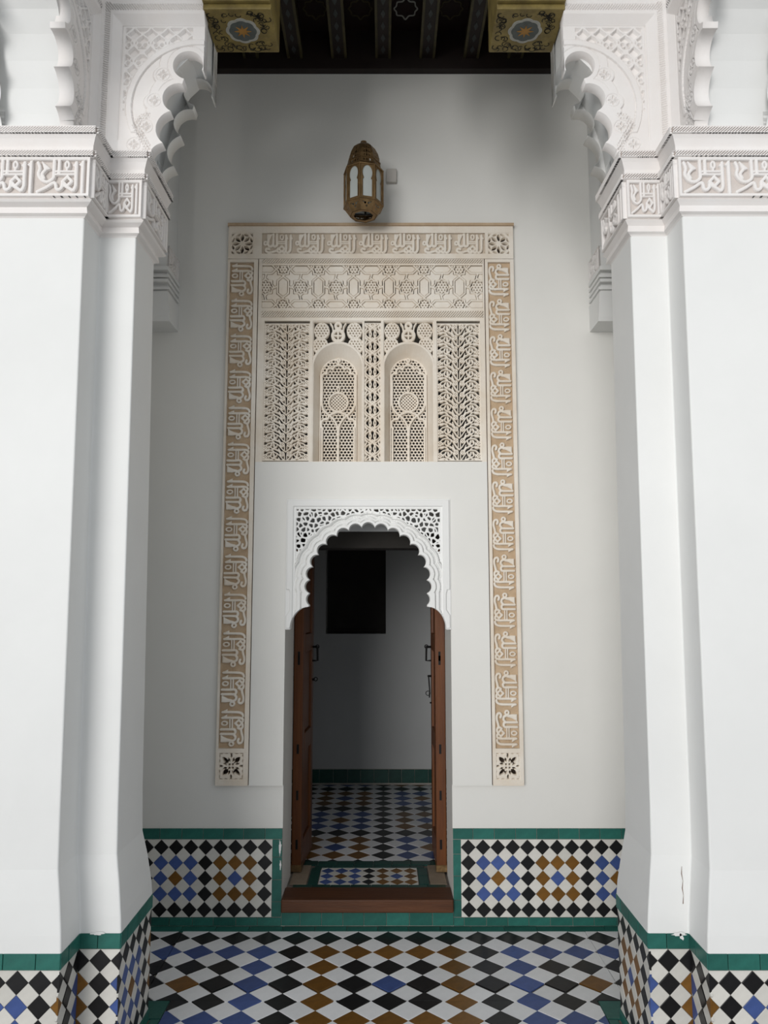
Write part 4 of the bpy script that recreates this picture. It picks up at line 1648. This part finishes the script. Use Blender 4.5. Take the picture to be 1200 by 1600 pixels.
def grille_window(xc, z0, z1):
    hw, hb = 0.1255, 0.098
    zsF, zsB = 2.762, 2.735
    base = MB()
    # field above the arch: pierced plate
    f = Fld(-0.131, 0.131, z0, z1, 0.0023)
    opening = np.maximum(np.minimum(hw - np.abs(f.X), np.minimum(zsF - f.Z, f.Z - z0 + 1)), hw * 1.0 - np.hypot(f.X, (f.Z - zsF) * 1.0))
    G = np.full(f.X.shape, 1.0)
    # heart shaped pine cones with triangular piercings
    cones = np.full(f.X.shape, -1.0)
    for s_ in (-1, 1):
        for (cx_, cz_, rw, rh) in ((.085, 2.960, .040, .045), (.092, 2.880, .040, .046)):
            u = (f.X - s_ * cx_) / rw
            v_ = (f.Z - cz_) / rh
            cones = np.maximum(cones, (1 - np.sqrt(u * u + v_ * v_)) * rw)
        f.seg((s_ * .118, 2.935), (s_ * .06, 2.905), 0.006)
        f.seg((s_ * .06, 2.935), (s_ * .118, 2.905), 0.006)
        f.line([(s_ * .040, 3.0), (s_ * .030, 2.985), (s_ * .026, 2.96)], 0.008)
    cones_t = tri_holes(f, (0.0, 2.80), 0.0160, cones.copy(), region=cones - 0.003)
    G = np.maximum(f.F, cones_t)
    f.F = G
    f.ring((0, 2.935), 0.029, 0.016)
    for k in range(4):
        a = k * PI / 2
        f.lens((.011 * math.cos(a), 2.935 + .011 * math.sin(a)), 0.013, 0.005, a)
    f.ring((0, 2.883), 0.012, 0.014)
    f.ring((0, 2.988), 0.014, 0.014)
    f.seg((0, 2.865), (0, 2.90), 0.010)
    rim = 0.014 - np.abs(opening + 0.0075) - 0.0065
    F = np.maximum(f.F, np.maximum(rim, 0.0045 - f.rect()))
    F = np.maximum(F, 2.775 - f.Z)
    F = np.minimum(F, -opening)
    H = rounded(F, 0.0, 0.004, 0.7) + np.where((opening > -0.012), 0.005, 0)
    me = relief_mesh('window_head', f, F, H, -0.030, ['stucco'])
    # splayed reveal
    ro = arch_outline(hw, z0, zsF)
    ri = arch_outline(hb, z0 + 0.006, zsB)
    m = MB()
    yF, yB = PY + 0.002, PY + 0.075
    for i in range(len(ro) - 1):
        m.face([(xc + ro[i][0], yF, ro[i][1]), (xc + ro[i + 1][0], yF, ro[i + 1][1]), (xc + ri[i + 1][0], yB, ri[i + 1][1]), (xc + ri[i][0], yB, ri[i][1])])
    m.face([(xc - hw, yF, z0), (xc + hw, yF, z0), (xc + hb, yB, z0 + .006), (xc - hb, yB, z0 + .006)])
    win = m.build('grille_window', 'stucco', portal)
    place('window_head', me, win, (xc, PY + 0.004, 0))
    # honeycomb
    f = Fld(-hb - .004, hb + .004, z0 + .004, 2.84, 0.0021)
    px_, pz_ = 0.0182, 0.0158
    row = np.round((f.Z - z0) / pz_)
    xx = f.X + (row % 2) * px_ / 2
    xx = xx - np.round(xx / px_) * px_
    dz_ = f.Z - z0 - row * pz_
    hx_ = np.maximum(np.abs(xx), np.abs(xx) * .5 + np.abs(dz_) * .866)
    holes = 0.0070 - hx_
    F = -holes
    inside = np.maximum(np.minimum(hb - np.abs(f.X), zsB - f.Z), hb - np.hypot(f.X, f.Z - zsB))
    F = np.maximum(F, 0.005 - inside)
    # medallion with its own small cells
    mc = (0.0, z0 + 0.328)
    dm = np.hypot(f.X - mc[0], f.Z - mc[1])
    ux, uz = (f.X - mc[0] + f.Z - mc[1]) * .707, (f.X - mc[0] - f.Z + mc[1]) * .707
    q = 0.0125
    cell = np.maximum(np.abs(ux - np.round(ux / q) * q), np.abs(uz - np.round(uz / q) * q))
    F = np.where(dm < 0.047, cell - 0.0042, F)
    F = np.minimum(F, inside + 0.004)
    me = relief_mesh('honeycomb_grille', f, F, 0.0, -0.020, ['stucco'])
    place('honeycomb_grille', me, win, (xc, yB, 0))
    # raised tracery
    f = Fld(-hb, hb, z0 + .004, 2.835, 0.0021)
    w = 0.0098
    f.ring(mc, 0.050, 0.0095)
    f.line([(0, z0 + .006), (0, z0 + .150)], w * 1.3)
    for s_ in (-1, 1):
        f.line([(s_ * x, z0 + z) for x, z in smooth([(0.002, .150), (.006, .200), (.026, .238), (.048, .258)], 5)], w)
        f.line([(s_ * x, z0 + z) for x, z in smooth([(.048, .258), (.020, .270), (0, .276)], 5)], w)
        f.line([(s_ * x, z0 + z) for x, z in smooth([(.048, .258), (.076, .286), (.086, .320), (.086, .37), (.086, .440)], 5)], w)
        f.line([(s_ * x, z0 + z) for x, z in smooth([(.086, .440), (.088, .466), (.078, .482), (.062, .482)], 5)], w)
        f.line([(s_ * x, z0 + z) for x, z in smooth([(.062, .482), (.062, .502), (.046, .514), (.030, .506)], 5)], w)
        f.line([(s_ * x, z0 + z) for x, z in smooth([(.030, .506), (.022, .522), (.008, .528), (0, .530)], 5)], w)
        f.line([(s_ * x, z0 + z) for x, z in smooth([(.048, .258), (.056, .238), (.074, .236), (.088, .222), (.088, .200), (.080, .186)], 5)], w)
        f.line([(s_ * .084, z0 + .006), (s_ * .084, z0 + .186)], w)
        f.line([(s_ * .0945, z0 + .006), (s_ * .0945, 2.74)], 0.006)
    f.line([(-.094, z0 + .008), (.094, z0 + .008)], w)
    f.disc((0, z0 + .556), 0.0125)
    f.line([(0, z0 + .53), (0, z0 + .56)], w)
    f.lens((0, z0 + .398), 0.020, 0.0085, PI / 2)
    f.lens((0, z0 + .398), 0.012, 0.002, PI / 2, cut=True)
    f.disc((0, z0 + .556), 0.0025, cut=True)
    me = relief_mesh('tracery', f, f.F, rounded(f.F, 0.015, 0.004, 0.8), -0.002, ['stucco'])
    place('tracery', me, win, (xc, yB, 0))
    return win


grille_window(-0.2405, PIER[2], PIER[3])
grille_window(0.1285, PIER[2], PIER[3])

# ================================================================== LOBED DOOR ARCH
ac = (-0.0795, 1.630)
arch = thing('door_arch', 'white scalloped horseshoe arch of carved plaster with openwork corners above the doorway', 'arch', (ac[0], WALL_Y, 1.41))
f = Fld(AR[0] + .001, AR[1] - .001, AR[2] + .001, AR[3] - .001, 0.0023)
X, Z = f.X - ac[0], f.Z - ac[1]
V = 0.285 - np.hypot(X, Z)
for k in range(-8, 9):
    a = math.radians(k * 13)
    V = np.maximum(V, 0.0345 - np.hypot(X - 0.286 * math.sin(a), Z - 0.286 * math.cos(a)))
V = np.maximum(V, np.minimum(0.298 - np.abs(X), -0.03 - Z))
tz = np.clip((Z + 0.218) / 0.112, 0, 1)
xb = 0.298 + 0.094 * np.sqrt(np.maximum(0, 1 - tz * tz))
V = np.maximum(V, np.minimum((xb - np.abs(X)) * 0.8, -0.106 - Z))
e = -V
# distance for the concentric bands uses only the lobes
Vb = 0.285 - np.hypot(X, Z)
for k in range(-8, 9):
    a = math.radians(k * 13)
    Vb = np.maximum(Vb, 0.0345 - np.hypot(X - 0.286 * math.sin(a), Z - 0.286 * math.cos(a)))
Vb = np.maximum(Vb, np.minimum(0.315 + np.clip(-Z - 0.12, 0, .1) * .6 - np.abs(X), -0.06 - Z))
eb = -Vb
fx0, fx1, fz1 = -0.398, 0.396, 2.040 - ac[1]
frame_in = np.minimum(np.minimum(X - fx0 - 0.018, fx1 - 0.018 - X), fz1 - 0.008 - Z)
H = np.zeros(X.shape)
th_ = np.arctan2(np.abs(X), Z)
tk_ = 0.050 + 0.027 * np.clip(1 - np.cos(np.clip(th_, 0, PI / 2)), 0, 1)
en = eb / tk_
H += np.where(en < 0.30, 0.013, 0)
H += np.where((en >= 0.30) & (en < 0.58), 0.009, 0)
cav = np.clip((en - 0.58) / 0.30, 0, 1)
H += np.where((en >= 0.58) & (en < 1.0), 0.008 - 0.016 * np.sin(cav * PI), 0)
for q, dp, wq in ((0.30, .020, .0026), (0.58, .014, .0024), (0.77, .006, .002), (0.985, .026, .0028)):
    H -= np.where(np.abs(en - q) * tk_ < wq, dp, 0)
eb = np.where(en >= 1, 0.086 + (en - 1) * tk_, np.minimum(eb, 0.0855))
spand = (eb > 0.086) & (Z > -0.02)
H = np.where(frame_in < 0, 0.012, H)
H = np.where((frame_in < 0.008) & (frame_in >= 0), -0.002, H)
edge = f.rect()
H = np.where(edge < 0.006, 0.002, H)
H = np.where((Z <= -0.02) & (eb > 0.086), 0.002, H)
web = voronoi_web(f, 0.027, 0.0076, 3)
K = np.full(X.shape, -1.0)
f.F[:] = -1
for s_ in (-1, 1):
    f.ring((ac[0] + s_ * .13, 2.005), 0.021, 0.006)
    f.ring((ac[0] + s_ * .24, 1.965), 0.026, 0.006)
    f.ring((ac[0] + s_ * .315, 1.98), 0.026, 0.006)
    f.ring((ac[0] + s_ * .32, 1.90), 0.028, 0.006)
    f.ring((ac[0] + s_ * .355, 1.82), 0.022, 0.006)
f.disc((ac[0], 2.012), 0.026)
for k in range(4):
    a = k * PI / 2 + PI / 4
    f.lens((ac[0] + .010 * math.cos(a), 2.012 + .010 * math.sin(a)), 0.010, 0.004, a + PI / 2, cut=True)
web = np.maximum(np.maximum(web, f.F), np.maximum(0.004 - (eb - 0.086), 0.004 - (frame_in - 0.010)))
F = e.copy()
F = np.where(spand & (frame_in > 0.010), np.minimum(F, web), F)
H = np.where(spand & (frame_in > 0.010), -0.002 + rounded(web, 0.0, 0.003, 0.8), H)
me = relief_mesh('scalloped_face', f, F, H, -0.0235, ['plaster'])
place('scalloped_face', me, arch, (0, PY - 0.001, 0))
# lobed soffit behind the face: deeper, without the openwork
f3 = Fld(AR[0] + .003, AR[1] - .003, AR[2] + .001, AR[3] - .07, 0.0032)
X3, Z3 = f3.X - ac[0], f3.Z - ac[1]
V3 = 0.285 - np.hypot(X3, Z3)
for k in range(-8, 9):
    a = math.radians(k * 13)
    V3 = np.maximum(V3, 0.0345 - np.hypot(X3 - 0.286 * math.sin(a), Z3 - 0.286 * math.cos(a)))
V3 = np.maximum(V3, np.minimum(0.298 - np.abs(X3), -0.03 - Z3))
tz = np.clip((Z3 + 0.218) / 0.112, 0, 1)
V3 = np.maximum(V3, np.minimum((0.298 + 0.094 * np.sqrt(np.maximum(0, 1 - tz * tz)) - np.abs(X3)) * 0.8, -0.106 - Z3))
F3 = np.minimum(-V3, 0.045 + V3)
me = relief_mesh('lobed_soffit', f3, F3, 0.0, -0.045, ['plaster'])
place('lobed_soffit', me, arch, (0, PY + 0.0235, 0))

# ================================================================== DOOR LEAVES
def leaf(name, hinge, ang, width, thick, sgn, label, latch):
    """leaf standing open into the room; sgn=+1: its inner face looks toward +X"""
    h = 1.78
    root = thing(name, label, None, (hinge[0], hinge[1], ROOM_Z + 0.012))
    root.rotation_euler = (0, 0, ang)
    root['kind'] = 'structure'
    def bld(m, nm, ma, par=root):
        me = bpy.data.meshes.new(nm)
        me.from_pydata(m.v, [], m.f)
        me.materials.append(M[ma])
        bm = bmesh.new(); bm.from_mesh(me); bmesh.ops.recalc_face_normals(bm, faces=bm.faces); bm.to_mesh(me); bm.free()
        o = bpy.data.objects.new(nm, me)
        link(o, par)
        return o
    # local: x = thickness (0 at the face that looks into the opening, going away), y = along the leaf
    def bx(x0, x1, y0, y1, z0, z1):
        m = MB()
        xa, xb = sorted((-sgn * x0, -sgn * x1))
        m.box(xa, xb, y0, y1, z0, z1)
        return m
    bevel(bld(bx(0, thick, 0, 0.075, 0, h), 'stile', 'wood'), 0.004)
    bevel(bld(bx(0, thick, width - 0.075, width, 0, h), 'stile', 'wood'), 0.004)
    for z0, z1 in ((0, .14), (.60, .70), (1.14, 1.24), (h - .1, h)):
        bevel(bld(bx(0, thick, 0.076, width - 0.076, z0, z1), 'rail', 'wood'), 0.004)
    for z0, z1 in ((.141, .599), (.701, 1.139), (1.241, h - .101)):
        bevel(bld(bx(0.012, thick - 0.012, 0.077, width - 0.077, z0, z1), 'panel', 'wood'), 0.006)
    # metal fittings let into the edge that faces out
    for zq in (.10, .33, .55, .98, 1.0):
        bld(MB().box(*sorted((-sgn * 0.018, -sgn * 0.030)), -0.0015, 0.002, zq * 1.1, zq * 1.1 + 0.05), 'edge_plate', 'iron')
    # bronze shoe
    bld(MB().box(*sorted((sgn * 0.002, -sgn * (thick + 0.002))), -0.003, 0.06, -0.004, 0.03), 'bottom_shoe', 'brass')
    # handle on the far stile
    yh = width - 0.045
    zt, zb = 1.155, 1.075
    hm = MB()
    hm.tube([(0.0, yh, zt), (sgn * 0.028, yh, zt)], 0.007)
    hm.tube([(sgn * .028, yh, zt + .006), (sgn * .030, yh, zb), (sgn * .0, yh, zb)], 0.006)
    ho = bld(hm, 'handle', 'iron')
    bld(MB().tube([(sgn * .028 + 0.010 * math.cos(a), yh, zt + .002 + 0.010 * math.sin(a)) for a in [2 * PI * k / 12 for k in range(12)]], 0.003, 6, True), 'handle_eye', 'iron', ho)
    lm = MB()
    if latch:
        lm.tube([(0, yh, .985), (sgn * .022, yh, .985)], 0.006)
        lm.tube([(sgn * .016, yh, .985), (sgn * .010, yh, .90), (sgn * .012, yh, .86)], 0.004)
        lo = bld(lm, 'latch', 'iron')
        bld(MB().tube([(sgn * .020 + 0.013 * math.cos(a), yh, .885 + 0.013 * math.sin(a)) for a in [2 * PI * k / 14 for k in range(14)]], 0.0022, 6, True), 'latch_ring', 'iron', lo)
        bld(MB().tube([(0, yh, .83), (sgn * .010, yh, .83)], 0.005), 'stud', 'iron', lo)
    else:
        lm.tube([(0, yh, .965), (sgn * .014, yh, .965)], 0.007)
        lo = bld(lm, 'latch', 'iron')
        bld(MB().tube([(sgn * .020 + 0.010 * math.cos(a), yh, .967 + 0.011 * math.sin(a)) for a in [2 * PI * k / 12 for k in range(12)]], 0.0025, 6, True), 'latch_ring', 'iron', lo)
    return root


xl = P(472, 1200, 4.28).x
xr_ = P(681, 1200, 4.28).x
leaf('door_1', (xl, 4.275, 0), math.radians(-3.0), 0.40, 0.052, 1, 'open brown wooden door leaf with a handle and small ring latch', False)
leaf('door_2', (xr_, 4.275, 0), math.radians(0.0), 0.40, 0.055, -1, 'open brown wooden door leaf with a handle and long hanging ring latch', True)

# ================================================================== LANTERN
LY = 3.72
lc = Vector((P(568, 290, LY).x, LY, P(575, 300, LY).z))
top_z = P(571, 213, LY).z
z_b0 = P(568, 331, LY - 0.06).z             # bottom rim
lan = thing('wall_lantern', 'octagonal pierced brass lantern with frosted panes mounted on the plaster wall', 'lantern', (lc.x, WALL_Y, 3.50))
zb = 3.505
A0 = math.radians(14.0)                     # face direction offset
RB = 0.100                                  # circumradius of the body
ap = math.cos(PI / 8)


def octring(prof, name, ma, cap=False, parent=lan):
    m = MB().lathe(prof, 8, (lc.x, lc.y, zb), A0 - PI / 8, cap)
    return m.build(name, ma, parent)


def plates(fn, r0, r1, z0, z1, name, ma, thick=0.003, holes=None, inset=0.0, parent=lan, res=0.0016):
    """eight flat carved plates between two octagon rings"""
    hw0, hw1 = r0 * math.sin(PI / 8), r1 * math.sin(PI / 8)
    f = Fld(-max(hw0, hw1), max(hw0, hw1), 0, 1, 0.1)
    f = Fld(-1, 1, 0, 1, 0.05)
    nzz = max(12, int(math.hypot(z1 - z0, r1 - r0) / res)); nxx = max(12, int(2 * max(hw0, hw1) / res))
    f.x = np.linspace(-1, 1, nxx); f.z = np.linspace(0, 1, nzz)
    f.X, f.Z = np.meshgrid(f.x, f.z)
    F = fn(f.X, f.Z)
    for k in range(8):
        an = A0 + 2 * PI * k / 8
        def mp(a, b, h, an=an):
            hw = hw0 + (hw1 - hw0) * b
            r_ = (r0 + (r1 - r0) * b) * ap + h
            x, y = a * hw, -r_
            zc_ = z0 + (z1 - z0) * b
            return np.stack([x * math.cos(an) - y * math.sin(an), x * math.sin(an) + y * math.cos(an), zc_ + 0 * a], 1)
        me = relief_mesh(name, f, F, 0.0, -thick, [ma], mp)
        place(name, me, parent, (lc.x, lc.y, zb))


def keyhole(x, z):
    # opening: arch on a neck
    o = np.minimum(0.62 - np.abs(x), np.minimum(z - 0.05, 0.56 - z) * 3)
    o = np.maximum(o, 0.66 - np.hypot(x, (z - 0.745) / 0.42 * 1.25 / 1.0 * 1.0))
    o = np.maximum(o, np.minimum(0.50 - np.abs(x), np.minimum(z - 0.5, 0.75 - z) * 3))
    return -o * 0.03


def small_holes(x, z):
    o = 0.16 - np.hypot(np.abs(x) - 0.26, (z - 0.62) * 1.6)
    o = np.maximum(o, 0.13 - np.hypot(x, (z - 0.36) * 1.6))
    o = np.maximum(o, 0.10 - np.hypot(np.abs(x) - 0.52, (z - 0.70) * 1.6))
    return -o * 0.02


def band_holes(x, z):
    u = (x * 2.2) - np.round(x * 2.2)
    o = 0.28 - np.hypot(u, (z - 0.5) * 1.0)
    o = np.where(np.abs(x) < 0.8, o, -1)
    return -o * 0.02


def dome_holes(x, z):
    o = -np.ones_like(x)
    for cx_, cz_, rr in ((0, .80, .13), (-.34, .55, .14), (.34, .55, .14), (0, .50, .14), (0, .25, .16), (-.42, .22, .14), (.42, .22, .14)):
        o = np.maximum(o, rr - np.hypot(x - cx_, (z - cz_) * 1.1))
    return -o * 0.02


BH = 0.047
body_h = 0.186
z1_ = BH
z2_ = BH + body_h
# tapered foot with open bottom ring
plates(small_holes, 0.070, RB + 0.003, 0.0, BH, 'foot_plate', 'brass')
octring([(0.050, 0.000), (0.071, 0.0), (0.071, 0.004), (0.050, 0.004), (0.050, 0.0)], 'bottom_ring', 'brass')
octring([(RB - .004, z1_ - .003), (RB + .005, z1_ - .003), (RB + .005, z1_ + .006), (RB - .004, z1_ + .006), (RB - .004, z1_ - .003)], 'lower_rim', 'brass')
plates(keyhole, RB, RB, z1_ + .004, z2_ - .002, 'pane_frame', 'brass')
for k in range(8):
    an = A0 + 2 * PI * k / 8
    m = MB()
    hw = RB * math.sin(PI / 8) * 0.95
    r_ = RB * ap - 0.005
    v = []
    for (a, z) in ((-hw, z1_ + .005), (hw, z1_ + .005), (hw, z2_ - .004), (-hw, z2_ - .004)):
        x, y = a, -r_
        v.append((lc.x + x * math.cos(an) - y * math.sin(an), lc.y + x * math.sin(an) + y * math.cos(an), zb + z))
    m.face(v)
    m.build('glass_pane', 'glass', lan)
    a2 = an + PI / 8
    x, y = RB * math.sin(a2), -RB * math.cos(a2)
    MB().tube([(lc.x + x, lc.y + y, zb + z1_), (lc.x + x, lc.y + y, zb + z2_)], 0.0042, 6).build('corner_post', 'brass', lan)
octring([(RB + .004, z2_ - .004), (RB + .006, z2_), (RB - .006, z2_ + .016), (RB - .012, z2_ + .016), (RB - .006, z2_ - .004), (RB + .004, z2_ - .004)], 'shoulder', 'brass')
plates(band_holes, RB - .010, RB - .014, z2_ + .016, z2_ + .042, 'collar_plate', 'brass')
octring([(RB - .018, z2_ + .041), (RB - .011, z2_ + .041), (RB - .012, z2_ + .048), (RB - .020, z2_ + .048), (RB - .018, z2_ + .041)], 'collar_rim', 'brass')
dz0 = z2_ + .048
prof = [(0.084, 0), (0.082, .022), (0.075, .049), (0.060, .078), (0.038, .098), (0.014, .108)]
for (ra, za), (rb_, zb_) in zip(prof[:3], prof[1:4]):
    plates(dome_holes if za < .05 else (lambda x, z: np.ones_like(x)), ra, rb_, dz0 + za, dz0 + zb_, 'dome_plate', 'brass', thick=0.002, res=0.002)
octring([(0.060, dz0 + .078), (0.038, dz0 + .098), (0.014, dz0 + .108), (0.014, dz0 + .113), (0.004, dz0 + .114)], 'dome_cap', 'brass', True)
MB().lathe([(.010, 0), (.016, .002), (.016, .010), (.010, .012)], 12, (lc.x, lc.y, zb + dz0 + .112)).build('finial', 'brass', lan)
# inner tray, arm and wall box
m = MB().tube([(lc.x - .050, lc.y, zb + .008), (lc.x + .05, lc.y, zb + .008)], 0.004, 6)
m.build('bottom_bar', 'iron', lan)
MB().tube([(lc.x + .01, lc.y, zb + .010), (lc.x + .01, lc.y, zb + 0.12)], 0.006, 6).build('lamp_holder', 'iron', lan)
MB().tube([(lc.x + .02, lc.y + 0.085, zb + .21), (lc.x + .05, WALL_Y - 0.02, zb + .21)], 0.010, 8).build('wall_arm', 'iron', lan)
pc = P(612, 276, 3.90)
bevel(MB().box(pc.x - .028, pc.x + .026, WALL_Y - 0.025, WALL_Y - 0.0005, pc.z - .038, pc.z + .038).build('wall_box', 'plate', lan), 0.003)
